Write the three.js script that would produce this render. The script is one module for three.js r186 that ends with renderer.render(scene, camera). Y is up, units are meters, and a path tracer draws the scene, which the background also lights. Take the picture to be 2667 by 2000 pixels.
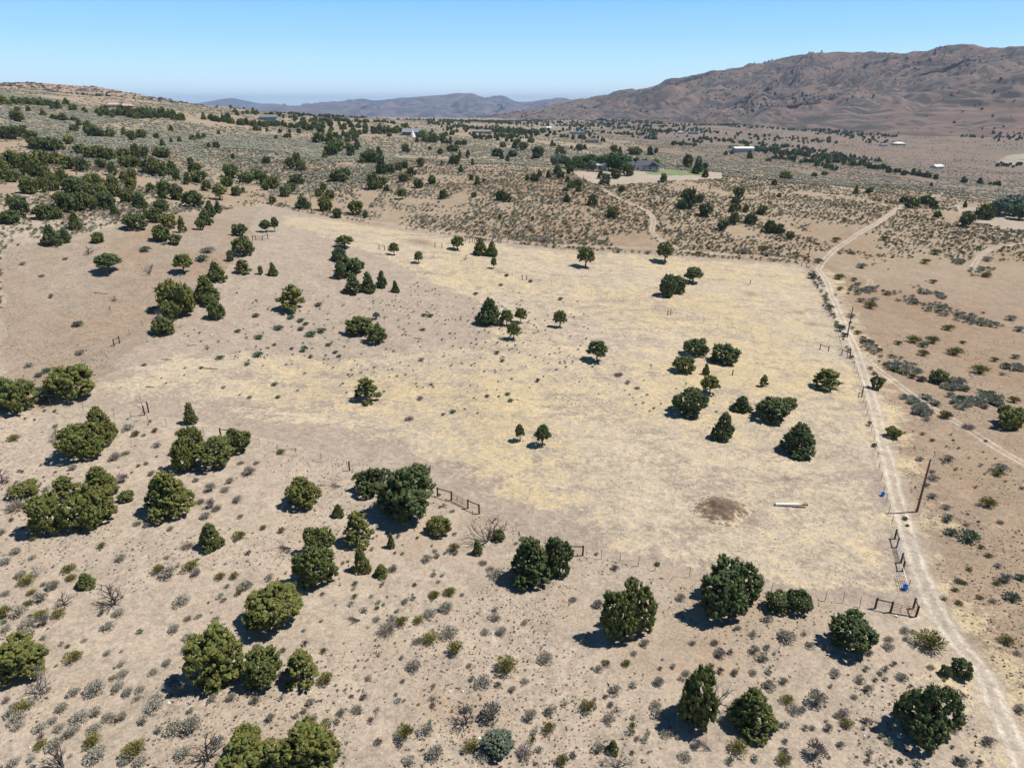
import * as THREE from 'three';
import { mergeGeometries } from 'three/addons/utils/BufferGeometryUtils.js';

// ---------------------------------------------------------------- camera, sky, sun, exposure
const scene = new THREE.Scene();
const camera = new THREE.PerspectiveCamera(59.0, 1024 / 767, 0.5, 60000);
camera.position.set(0, 50, 0);
camera.rotation.set(-22.3 * Math.PI / 180, 0, 0);
const renderer = new THREE.WebGLRenderer({ antialias: true });
renderer.toneMapping = THREE.LinearToneMapping;
renderer.toneMappingExposure = 1.23;
renderer.shadowMap.enabled = true;
{
  // clear summer sky: pale at the horizon, deeper blue with height, the same all round
  const W = 64, H = 1024, data = new Float32Array(W * H * 4);
  const stops = [[-1, 0.70, 0.84, 0.92], [0, 0.86, 0.97, 1.02], [0.02, 0.72, 0.90, 1.0], [0.045, 0.53, 0.80, 0.96], [0.08, 0.36, 0.655, 0.92], [0.125, 0.235, 0.53, 0.87], [0.25, 0.06, 0.20, 0.43], [0.5, 0.024, 0.08, 0.20], [1, 0.014, 0.048, 0.13]];
  for (let y = 0; y < H; y++) {
    const s = Math.sin(((y + 0.5) / H - 0.5) * Math.PI);
    let k = 0; while (k < stops.length - 2 && s > stops[k + 1][0]) k++;
    const a = stops[k], b = stops[k + 1], t = Math.min(1, Math.max(0, (s - a[0]) / (b[0] - a[0])));
    for (let x = 0; x < W; x++) for (let c = 0; c < 4; c++) data[(y * W + x) * 4 + c] = c === 3 ? 1 : a[c + 1] + (b[c + 1] - a[c + 1]) * t;
  }
  const sky = new THREE.DataTexture(data, W, H, THREE.RGBAFormat, THREE.FloatType);
  sky.mapping = THREE.EquirectangularReflectionMapping; sky.magFilter = THREE.LinearFilter; sky.needsUpdate = true;
  scene.background = sky; scene.environment = sky;
}
const sun = new THREE.DirectionalLight(new THREE.Color(1.0, 0.955, 0.88), 4.8);
sun.name = 'sun';
sun.position.set(480, 800, -90); sun.target.position.set(0, 0, -150);
sun.position.add(sun.target.position);
sun.castShadow = true; sun.shadow.mapSize.set(4096, 4096);
Object.assign(sun.shadow.camera, { left: -420, right: 420, top: 420, bottom: -420, near: 1, far: 2500 });
scene.add(sun, sun.target);

// ---------------------------------------------------------------- numbers and noise
const clamp = (x, a = 0, b = 1) => Math.min(b, Math.max(a, x));
const smooth = (a, b, x) => { const t = clamp((x - a) / (b - a)); return t * t * (3 - 2 * t); };
const mix = (a, b, t) => a + (b - a) * t;
function random(seed) { let s = seed * 2654435761 >>> 0; return () => { s = (s + 0x6d2b79f5) >>> 0; let t = Math.imul(s ^ (s >>> 15), 1 | s); t = (t + Math.imul(t ^ (t >>> 7), 61 | t)) ^ t; return ((t ^ (t >>> 14)) >>> 0) / 4294967296; }; }
const LAT = new Float32Array(65536); { const r = random(11); for (let i = 0; i < 65536; i++) LAT[i] = r(); }
function noise(x, y) {   // value noise, 0 to 1
  const ix = Math.floor(x), iy = Math.floor(y); let u = x - ix, v = y - iy;
  u = u * u * (3 - 2 * u); v = v * v * (3 - 2 * v);
  const a = ix & 255, b = (ix + 1) & 255, c = (iy & 255) << 8, d = ((iy + 1) & 255) << 8;
  const p = LAT[c + a], q = LAT[c + b], r = LAT[d + a], s = LAT[d + b];
  return p + (q - p) * u + (r - p + (p - q - r + s) * u) * v;
}
function fbm(x, y, n) { let s = 0, a = 0.5, t = 0; for (let i = 0; i < n; i++) { s += a * noise(x, y); t += a; a *= 0.5; const k = x * 1.6 - y * 1.2 + 17.3; y = x * 1.2 + y * 1.6 + 5.1; x = k; } return s / t; }
// ---------------------------------------------------------------- lie of the land: surveyed spots (x, distance north, height) joined by a smooth surface
const SPOTS = [
  [0, -150, 3], [-200, -150, 12], [200, -150, -4], [0, 0, 2], [-90, 0, 7], [90, 0, -3], [0, 45, 1], [-40, 50, 3], [40, 50, -0.5], [-40, 90, 2.6], [-8, 88, 0.2], [56, 80, -2], [-71, 98, 5.2], [-77, 125, 7], [-125, 110, 10],
  [-95, 158, 14], [-74, 161, 9.5], [-71, 191, 14], [-135, 200, 23], [-200, 180, 27], [-105, 262, 15], [-80, 275, 10.5], [-176, 286, 24], [-190, 335, 27], [-22, 215, 6.5], [15, 243, 4], [-30, 160, 4], [0, 128, 1.5], [40, 130, -2], [65, 175, -3.6], [40, 210, 0],
  [89, 171, -7], [113, 258, -5], [130, 110, -6], [140, 200, -9], [180, 260, -9], [32, 317, 13], [-30, 330, 14], [91, 471, 14], [60, 400, 14], [130, 400, 9], [-110, 780, 21], [-110, 500, 18], [-300, 500, 36], [-317, 646, 45], [-453, 640, 61], [-700, 600, 85], [-191, 750, 28],
  [-226, 1290, 23], [-34, 1930, 8], [689, 1150, -41], [311, 968, -6], [500, 700, -24], [700, 800, -34], [290, 400, -6], [185, 335, 1], [300, 600, -8], [604, 1700, -12], [798, 1480, -26], [1300, 1500, -10], [1200, 1000, -20], [900, 500, -15],
  [350, 2700, -2], [-400, 2600, -8], [-1500, 2500, 30], [1500, 3500, 10], [-1500, 800, 110], [0, 5000, -35], [-3000, 5000, 0], [3000, 5000, 0], [0, 9000, -110], [5000, 0, 20], [-5000, 0, 150], [0, -4000, 20], [6000, 9000, -110], [-6000, 9000, -110],
];
const SOFT = 55 * 55;
const WEIGHTS = (() => {
  const n = SPOTS.length, m = n + 1, A = [];
  for (let i = 0; i < m; i++) {
    const row = new Float64Array(m + 1);
    if (i < n) { for (let j = 0; j < n; j++) row[j] = Math.sqrt((SPOTS[i][0] - SPOTS[j][0]) ** 2 + (SPOTS[i][1] - SPOTS[j][1]) ** 2 + SOFT); row[i] -= 4; row[n] = 1; row[m] = SPOTS[i][2]; } else for (let j = 0; j < n; j++) row[j] = 1;
    A.push(row);
  }
  for (let c = 0; c < m; c++) {
    let p = c; for (let r = c + 1; r < m; r++) if (Math.abs(A[r][c]) > Math.abs(A[p][c])) p = r;
    [A[c], A[p]] = [A[p], A[c]];
    for (let r = 0; r < m; r++) if (r !== c) { const f = A[r][c] / A[c][c]; if (f) for (let k = c; k <= m; k++) A[r][k] -= f * A[c][k]; }
  }
  return A.map((row, i) => row[m] / row[i]);
})();
function land(x, d) { let s = WEIGHTS[SPOTS.length]; for (let i = 0; i < SPOTS.length; i++) { const a = x - SPOTS[i][0], b = d - SPOTS[i][1]; s += WEIGHTS[i] * Math.sqrt(a * a + b * b + SOFT); } return s; }
// height of the ground at x and distance north d (z = -d)
function ground(x, d) {
  let h = land(x, d);
  const r = Math.hypot(x, d - 100), far = smooth(180, 420, r);
  h += (fbm(x / 34 + 3.1, d / 34 + 8.2, 3) - 0.5) * mix(1.7, 3.2, far);
  h += (noise(x / 5.3 + 40, d / 5.3 + 12) - 0.5) * 0.22;
  if (far > 0) h += (fbm(x / 95 + 31, d / 95 + 9, 3) - 0.5) * 9 * far;
  const vf = smooth(900, 2200, r);
  if (vf > 0) h += (fbm(x / 420 + 1.7, d / 420 + 4.4, 4) - 0.5) * 17 * vf;
  return h;
}
// ---------------------------------------------------------------- where things stand: x, metres north, then width and height in metres
const TREES = [
 [-61.3,85.4,5.56,4.83,'ro'],[-60.7,89.7,4.4,5.6,'co'],[-54.7,67.8,3.79,4.65,'ro'],[-50.7,69.5,5.66,4.8,'wo'],[-53.5,76.3,4.17,3.64,'co'],[-56.7,74.5,3.19,3.11,'po'],
 [-62.3,74.9,3.19,1.7,'ro'],[-49.3,74.5,1.9,1.33,'rm'],[-42.7,72.5,5.86,5.29,'co'],[-45.6,83.3,3.28,4.83,'ro'],[-46.9,88.3,2.98,4.08,'ro'],[-41.9,84.9,5.33,4.08,'rm'],
 [-40.4,89.2,3.7,3.36,'rm'],[-27,75.5,4.26,3.52,'ro'],[-34.9,65.5,2.8,3.03,'cm'],[-22,73.2,1.58,1.64,'cm'],[-22.3,65.3,3.44,3.38,'rm'],[-21.3,60.3,4.26,4.23,'rm'],
 [-44.9,58.1,1.98,1.56,'cm'],[-18.8,79.7,4.88,3.26,'wd'],[-13.5,74.6,7.45,6.16,'wd'],[-9.1,71.1,2.92,2.13,'ro'],[-18.5,68.1,3.56,4.07,'po'],[-16.9,62.7,1.93,2.93,'co'],
 [-14.6,62.1,1.57,1.47,'co'],[-14.4,67.5,0.93,1.93,'nm'],[-4.1,67.3,1.12,1.97,'nm'],[-1.6,70.4,1.55,1.36,'rm'],[2.2,62.8,4.79,5.34,'cd'],[5,64.2,3.61,4.41,'rd'],
 [1.3,96.4,1.54,2.83,'tm'],[4.9,95.2,2.46,3.55,'td'],[17.2,65.9,0.74,0.42,'rm'],[11.6,54.2,4.92,5.4,'wm'],[8.3,40.3,1.03,1.24,'cm'],[35.4,101.9,3.74,4.51,'cd'],
 [46.7,98.4,5.6,5.03,'cd'],[23.1,58.5,6.86,4.78,'wd'],[28.4,58.3,2.39,1.94,'rd'],[30.9,58.4,2.74,2.41,'rd'],[34.3,53.3,4.41,3.26,'rd'],[43.4,50,2,1.73,'rd'],
 [41.7,49.8,1,1.01,'rd'],[35.9,43.1,5.05,4.7,'wd'],[16.1,43.6,3.33,5.31,'wm'],[20.8,43.4,3.95,3.79,'cm'],[-43.8,46,4.3,3.28,'ro'],[-23.6,53.9,5.48,4,'ro'],
 [-26.5,46.8,4.66,4.91,'wo'],[-22.3,46.2,3.36,3.44,'rm'],[-18.8,46.6,3.1,3.18,'po'],[-20.6,37.8,4.52,2.66,'wo'],[-16,37.9,4.42,3.9,'wo'],[-95.1,158.3,5.53,4.19,'td'],
 [-80.4,164.3,3.91,4.45,'tm'],[-71.9,162.5,4.11,4.43,'cm'],[-70,150.9,5.29,5.52,'cm'],[-72.4,143,7.5,6.55,'wo'],[-68.1,148.3,2.89,2.57,'rm'],[-64.2,141.9,3.33,3.76,'rm'],
 [-72.4,138.9,3.73,3.77,'rm'],[-70.9,131.7,4.14,3.3,'rm'],[-72.5,183,5.41,4.65,'rm'],[-73.7,176.5,1.72,2.68,'rm'],[-68.2,169.7,3.4,3.33,'po'],
 [-64.1,170.7,1.43,2.23,'pm'],[-61.2,171.4,2.24,3.22,'cm'],[-50.7,151.8,5.97,5.6,'po'],[-72.8,103.4,6.23,5.32,'ro'],[-79,98,6.56,4.53,'wm'],[-50.9,97.2,1.98,3.45,'nm'],
 [-25.5,109.4,4.81,4.11,'pm'],[-50.5,205.8,4.97,3.57,'tm'],[-35.8,205.6,2.66,3.62,'tm'],[-17.7,222.3,4.35,4.44,'tm'],[-10,219,4.55,5.28,'cm'],[-6.5,219.2,3.55,4.66,'cm'],
 [-27.7,200.3,2.6,3.4,'tm'],[-5.5,204.3,1.81,3.29,'tm'],[23.8,217.2,5.35,6.37,'tm'],[52.8,233.5,5.68,6.55,'tm'],[-49,190.9,3.76,3.52,'rd'],[-44.1,180.2,6.31,4.6,'wd'],
 [-45.3,176.3,2.56,4.45,'rd'],[-42,184.1,3.09,3.25,'rd'],[-40,167.2,4.65,4.74,'cd'],[-36.7,169.4,3.91,4.86,'cd'],[-33.9,173,2.44,4.27,'cd'],[-30,170.7,1.85,2.99,'cd'],
 [-33.4,142.2,5.49,3.63,'rm'],[-28.8,138,4.09,3.7,'rm'],[-5.5,154.6,5.57,5.97,'cd'],[-1.2,154.5,2.82,3.63,'tm'],[2.1,157.5,2.87,3.49,'to'],[0.3,144.6,2.87,3.59,'tm'],
 [11.5,155.9,2.85,4.06,'tm'],[18,134.3,3.96,4.3,'td'],[45.6,193.5,5.03,6.02,'rd'],[57.3,211.1,5.8,4.77,'td'],[49.4,198.5,5.49,4.78,'rd'],[41.4,143.8,5.09,3.57,'rd'],
 [46.8,140.3,5.9,3.81,'rd'],[35.7,131.8,4.18,3.15,'rm'],[40.3,131.2,1.39,2.36,'cm'],[38.4,121.4,3.41,3.49,'to'],[31.9,111,6.24,4.53,'rd'],[42.2,113.7,3.46,2.85,'cd'],
 [46.8,110.6,6.24,3.64,'rd'],[52.1,116.5,2.76,1.86,'rm'],[50.9,126.7,1.54,2.41,'pm'],[64.5,128.8,5.07,3.98,'po'],[92.7,136.6,3.88,2.66,'ro'],[75.7,130,2.58,2.72,'rm'],
 [91.7,112.7,5.72,3.4,'wo'],[66.6,106.2,2.45,1.75,'ro'],[-114.4,169.4,4.08,4.67,'cd'],[-113.1,172.7,3.01,3.48,'cd'],[-106.5,175.3,2.89,2.53,'rm'],
 [-116.9,183.9,3.18,4.76,'cm'],[-116.7,203.3,2.39,3.49,'cm'],[-104.7,190.7,5.73,4.11,'rd'],[-104,201.4,4.2,3.97,'rm'],[-98.5,196.7,4.56,3.82,'ro'],
 [-94.3,183.7,4.46,3.96,'rm'],[-90.2,182.6,3.19,2.6,'rm'],[-112.5,222.7,4.62,3.49,'rd'],[-108.5,204.7,1.67,2.88,'rm'],[-93.2,193.9,2.03,4.48,'pm'],
 [-98.2,224.9,3.66,5.14,'cd'],[-92.5,207.1,4.33,4.4,'cd'],[-90.3,199.1,2.54,3.03,'rm'],[-101,238,2.47,3.94,'nd'],[-79.4,199.5,3.92,3.34,'rd'],
 [-75.4,209.7,3.44,3.71,'td'],[-73.5,212.5,2.23,4.41,'td'],[-133.5,183.5,5.08,3.11,'rd'],[-135,190.1,4.56,5.24,'rd'],[-146.5,203.1,2.1,2.69,'rm'],
 [-129.2,190.7,4.83,3.79,'rd'],[-126.8,192.4,3.13,2.88,'rm'],[-134.8,207.4,3.36,4.05,'rm'],[-127.3,201.9,6.92,5.46,'wd'],[-124.8,206,3.34,4.49,'rm'],
 [-123.6,211.4,5.61,4.9,'rd'],[-146.4,234.6,7.43,5.11,'wd'],[-153.2,257.8,6.42,4.88,'rm'],[-136.3,230.2,5.77,4.85,'rm'],[-135.6,238.5,4.37,6.75,'rm'],
 [-140,257.5,4.71,4.98,'ro'],[-126,228.5,4.72,4.37,'ro'],[-119.4,223.2,4.62,4.77,'cd'],[-135.3,262.8,3.64,3.54,'tm'],[-126.3,254.5,4.9,6.32,'rd'],
 [-123,256.2,4.71,5.52,'rd'],[-111.8,243.7,6.9,5.58,'rd'],[-153.6,223.3,5.58,5.23,'rm'],[-153.1,228.7,3.16,4.76,'rm'],[-153.7,235.1,3.98,4.84,'rm'],
 [-163.7,256.1,4.66,5.25,'rm'],[-176.7,267.2,4.85,4.59,'rm'],[-177.1,248.2,6.71,4.15,'wm'],[-194.9,271.2,3.71,4.73,'ro'],[-200.9,287,7.08,6.76,'rm'],
 [-181.6,267.3,6.62,8.06,'rm'],[-200.1,302.1,6.11,6.18,'rm'],[-199.2,310.8,6.28,4.98,'rm'],[-187.7,300.4,6.75,5.11,'rm'],[-180.7,298.2,5,5.48,'rd'],
 [-179.2,309.8,4.5,4.02,'rm'],[-194.8,333.5,9.64,5.24,'wm'],[-205,339.2,5.33,4.03,'rd'],[-189.1,334.7,6.01,5.03,'rm'],[-186.5,342.4,6.45,4.39,'rm'],
 [-182.6,346.4,4.7,6.41,'rd'],[-180.7,350.2,4.75,4.95,'rd'],[-172,319.3,7.87,4.68,'wm'],[-168.2,298.1,3.69,5.21,'rd'],[-156.8,284.8,3.92,4.01,'rm'],
 [-154.7,287.5,3.31,5.04,'rm'],[-160.1,313.6,7.75,6.65,'rd'],[-154.1,310.6,5.63,6.01,'rm'],[-152.6,317.8,5.76,6.15,'cm'],[-138.2,299.4,3.06,4.94,'rm'],
 [-147.3,329.1,5.96,4.91,'rd'],[-137.5,309.7,7.01,4.86,'rm'],[-146.3,307.5,3.54,4.02,'cd'],[-157,347.4,3.21,3.44,'rd'],[-174.2,354.9,7.92,4.49,'wm'],
 [-126.2,290,4.01,4.06,'rm'],[-114.7,274.3,5.65,6.11,'to'],[-124.6,306.8,5.18,3.89,'rm'],[-131.2,329.8,6.71,5.96,'rm'],[-124.6,307.6,4.79,3.79,'rd'],
 [-113.8,289,4.26,3.7,'rd'],[-114.3,297.5,2.39,2.29,'rm'],[-121.3,321.1,6.56,4.72,'rm'],[-121.1,333,6.05,4.21,'rm'],[-113.6,323.2,4.45,5.25,'rm'],
 [-107.6,315.5,6.46,4.97,'ro'],[-108.5,308.8,3.16,3.36,'rm'],[-101.8,332.9,6.8,4.14,'rd'],[-130.2,376.9,4.3,3.69,'rd'],[-114.4,366.4,5,5.55,'rm'],
 [-117.7,389.2,4.44,5.52,'rm'],[-108.4,365,4.99,5.12,'rm'],[-97,299.9,4.83,4.47,'rm'],[-97.2,309.6,3.59,4.03,'rm'],[-83.6,277.8,5.75,4.95,'cd'],
 [-96.6,280.8,2.9,3.05,'rd'],[-74.2,276.1,5.35,5.58,'ro'],[-65.4,258.7,3.28,3.33,'rd'],[-85.2,308.1,3.17,3.35,'rm'],[-85.6,317.7,2.98,4.19,'rm'],
 [-79.5,304.2,4.22,3.9,'po'],[-85.8,344.7,5.5,5.54,'rm'],[-83.5,349.9,4.81,5.29,'rd'],[-148.6,379.5,2.66,2.96,'rd'],[-242.7,491.7,3.84,3.84,'rd'],
 [-193.4,397.2,3.63,3.51,'rd'],[-209.4,441.7,2.49,2.52,'rd'],[-206.2,446.2,3.1,3.01,'rd'],[-226,510.1,4.65,4.52,'ro'],[-227.5,522.5,4.08,4.08,'rm'],
 [-228.4,534.3,3.7,3.61,'ro'],[-175.6,426.1,4.83,3.73,'rd'],[-178.3,422.4,2.39,3.78,'rm'],[-262.2,488.2,4.44,4.34,'rm'],[-261,468.2,6.29,5.63,'rm'],
 [-257.1,445.9,9.85,6.23,'wd'],[-272,464.4,6.23,8.1,'rm'],[-295,486.8,6.52,4.81,'rm'],[-306.7,514,3.98,4.03,'rm'],[-221.3,419.1,5.09,5.5,'rm'],
 [-250.1,486.6,6.54,5.32,'rm'],[-227.3,368.6,4.97,4.02,'po'],[-222.7,342,11.33,5.37,'wd'],[-217.8,341.1,5.36,3.69,'rm'],[-215.6,343,3.89,3.76,'rm'],
 [-228.8,343.7,6.14,4.45,'rm'],[-260.2,373.6,9.07,6.42,'wd'],[-262.1,387.1,5.2,5.5,'rm'],[-254.9,382.2,5.96,3.75,'rm'],[-156.7,583,10.38,7.52,'rm'],
 [-142.6,571.7,11.43,9.19,'rm'],[-124.8,507.3,12.4,8.59,'wm'],[-123,479.6,6.5,6.75,'rm'],[-112.7,429.6,3.95,3.78,'rm'],[-190.2,581.7,4.04,3.92,'rd'],
 [-187.9,603.3,8.1,3.96,'rm'],[-227.5,560.4,2.67,3.21,'rm'],[-253.1,537.3,3.71,3.64,'rm'],[-332.4,489.3,8.62,6.94,'wm'],[-360.6,544.8,3.73,3.71,'rd'],
 [-363.3,535.9,4.81,4.22,'rm'],[-344,535,4.81,3.63,'rm'],[-330.2,524.7,5.18,4.11,'rm'],[-324.6,525.6,8.12,4.09,'rm'],[-317.5,526.6,5.2,3.56,'rm'],
 [-48.3,307,4.26,4.14,'td'],[-30,307.4,3.85,3.97,'rd'],[-16.8,308.6,3.17,2.3,'rd'],[-4.6,302.7,4.88,4.15,'rd'],[-1.9,299.2,3.09,3.24,'rd'],[23.8,303,3.13,3.62,'cd'],
 [34.8,300.3,4.18,4.17,'rd'],[41.7,285.1,5.54,4.12,'ro'],[8.1,272.3,1.6,1.82,'rm'],[-4.8,272.7,1.97,1.79,'rm'],[52.4,334.9,3.43,2.89,'rm'],[-44.6,335.2,4.18,3.96,'rd'],
 [-58.2,326.4,3.35,3.18,'rd'],[-65.3,330.1,6.03,7.08,'rm'],[-62.4,334.5,6.1,4.93,'po'],[-53.4,350.1,5.9,4.04,'rm'],[-52.4,365.5,5.34,4.69,'rd'],[-39.3,345,3.98,4.1,'rm'],
 [-68.7,373.3,5.94,9.32,'cd'],[-64.8,377,4.33,4.5,'rd'],[-62.3,388.1,4.45,4.2,'rm'],[-59.9,395.1,4,3.88,'rd'],[-51.4,400.3,4.93,4.76,'po'],[-39.9,404.4,1.78,2.76,'rd'],
 [-27.4,378.9,3.01,3.34,'rd'],[-33.7,416.3,6.59,5.33,'rd'],[-30.8,496.7,3.48,5.5,'rd'],[-23.3,418.2,2.02,3.3,'rd'],[-36.1,495,2.82,4.43,'rm'],
 [-20.7,353.9,2.51,3.14,'rd'],[-16.6,338.1,3.15,4.07,'nm'],[-14.1,347.5,1.85,1.96,'rm'],[-79.8,536.3,6.56,5.82,'rd'],[-64.9,565.8,3.21,3.21,'rd'],
 [-53.6,535.4,5.38,4.69,'rd'],[-92,493.2,5.6,4.29,'rd'],[-82.7,415,10.2,6.97,'wm'],[-86.7,410,4.68,3.55,'rm'],[-107.3,474.6,5.82,7.23,'rd'],[-119.6,478.1,6.28,8.1,'rd'],
 [-84.9,345.7,8.58,4.19,'wm'],[-84.1,359.1,3.65,3.91,'rm'],[-61.1,271.3,5.88,5.41,'ro'],[-55.9,263.4,2.14,2.91,'rd'],[-65.9,260.5,3.06,3.38,'rd'],
 [-46.2,559.6,10.01,4.73,'rd'],[-11.4,530.7,8.82,5.64,'rd'],[-7.2,516.7,4.75,3.97,'rd'],[-3.1,498.3,3.93,3.85,'rd'],[0.2,527.8,7.16,4.53,'rd'],[9.2,587.2,7.94,6.35,'rm'],
 [-8.9,702.4,7.03,6.17,'rd'],[4.7,687.4,9.29,8.94,'rm'],[21.5,812.8,9.18,6.23,'rm'],[18.2,514.4,9.24,7.69,'rd'],[25,387.4,5.3,4.99,'cd'],[25.6,371.1,3.78,3.63,'rd'],
 [29.3,394.6,1.74,2.69,'rd'],[32.1,390.9,3.97,4.26,'rd'],[11.1,352.1,4.37,3.77,'rd'],[14.7,375.5,2.99,4.14,'rm'],[19,369.8,2.95,3.26,'rd'],[7.6,352.4,2.03,3.16,'rm'],
 [28,353.6,2.82,2.72,'rd'],[28.6,337.2,4.65,3.19,'rm'],[32.1,342.1,3.95,3.3,'rm'],[31.3,325.6,3.05,3.19,'rm'],[25.2,325.6,3.34,2.07,'rm'],[47.8,380.8,3.54,4.17,'rd'],
 [49.5,370.9,4.61,3.98,'rd'],[46.7,355.1,5.68,2.92,'rd'],[56.7,387.2,5.66,4.53,'rd'],[66.2,402.9,7.3,6.42,'rd'],[82.9,384.7,3.58,4.64,'rm'],[37.9,556.4,7.54,6,'rm'],
 [65.9,700.3,7.94,6.1,'rm'],[100.8,708.3,8.04,6.94,'rm'],[119.7,696,14,7.31,'rm'],[135.3,697.8,7.02,6.88,'rd'],[148.1,735.5,5.14,5.74,'rd'],[105.7,699.8,4.89,5.46,'rm'],
 [42.8,430.5,4.74,4.48,'rm'],[80.5,316.6,6.96,7.92,'rd'],[76.8,313,4.45,4.07,'rd'],[88.7,328.9,3.91,3.6,'rd'],[85.4,305.3,6.04,5.22,'rd'],[114.2,352,6.1,5.32,'rm'],
 [106.4,331,4.24,3.98,'rd'],[100.9,316,4.06,3.79,'rm'],[104.7,319.8,1.91,3.3,'rd'],[107.6,318.8,3.37,3.16,'rm'],[95.7,296.9,4.53,4.52,'rd'],[87.7,285.8,4.77,3.96,'rd'],
 [104.1,299.6,4.99,4.17,'rd'],[115.7,319.8,4.56,3.79,'rd'],[109,290.3,4.45,5.1,'rd'],[113.5,291.1,4.47,3.75,'rd'],[115.7,284.2,3.45,3.09,'ro'],
 [152.7,408.9,2.96,3.7,'rd'],[92.1,374.9,2.72,2.96,'rm'],[177.2,457.2,7.43,4.4,'rm'],[218.1,509.9,4.83,3.98,'rm'],[288,651.1,6.16,3.91,'rm'],[201.2,409.3,3.35,4.15,'rm'],
 [211.6,414.7,4.34,3.19,'rd'],[270,750.5,7.04,4.2,'rm'],[253.8,762.5,7.15,6.84,'rd'],[257.1,859.5,4.98,5.92,'rm'],[267.8,871.6,4.66,5.05,'rm'],
 [219.4,388.7,5.51,3.77,'rd'],[211.8,367.6,6.91,5.11,'rm'],[233.3,391.6,7.34,4.56,'rd'],[225.3,371.5,4.77,4.07,'rd'],[212.4,344.8,4.13,3.4,'rm'],
 [215.6,326.5,6.5,6.02,'rm'],[239.7,350.7,9.05,7.11,'rm'],[234.2,355.1,5.07,3.02,'rm'],[249.2,382.3,2.28,3.08,'rm'],[125.9,463.6,4.37,4.66,'rd'],
 [114.7,465,6.46,8.22,'rd'],[115.6,422.3,4,3.76,'rd'],[139.7,365.1,2.66,2.47,'rm'],[364.8,611.2,3.6,3.52,'rm'],
];
const BROADLEAF = [
 [32.8,478.6,9.67,6.64,'s'],[39.4,434.5,6.69,6.88,'g'],[47.5,438.8,8.69,7.35,'g'],[54,428.6,6.61,7.26,'g'],[59.9,423.8,7.47,9.48,'g'],[64.3,418.5,8.31,8.85,'g'],
 [69.9,434.2,6.69,6.88,'g'],[-88.3,717.4,7.46,7.6,'y'],[94.4,465.7,4.1,4.95,'y'],[93,497.6,3.93,2.57,'g'],[33.6,427.6,4.71,6.39,'g'],[45.6,459,8.07,5.71,'g'],
 [50.2,429,5.67,6.37,'g'],[57.5,434.7,7.65,7.32,'g'],[72.9,494.4,8.68,6.16,'g'],[34.7,402,3.54,5.16,'g'],[47.1,417.3,5.52,5.27,'s'],[87.2,498.8,4.38,3.66,'g'],
 [94.4,476.3,3.56,3.52,'y'],[26.4,442.7,4.87,5.64,'s'],[113.7,433.8,6.05,9.98,'p'],[254.3,360.6,9.13,8.97,'s'],[262.5,365.2,9.24,9.94,'s'],[258.8,352.3,8.13,7.61,'g'],
 [289.3,393.4,8.12,7.65,'s'],[373.2,1139.7,6.58,8.16,'g'],[327.1,958.6,7.25,6.81,'g'],[341.3,971.7,8.64,6.64,'s'],[384.2,1063.7,9.46,6.8,'g'],[469.2,1264.4,10.12,7,'g'],
 [114.8,461,2.48,3,'y'],
];
const BUSHES = [
 [-75.6,101.9,4.66,2.49,'g'],[-1.2,40,2.94,1.58,'g'],
];
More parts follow.
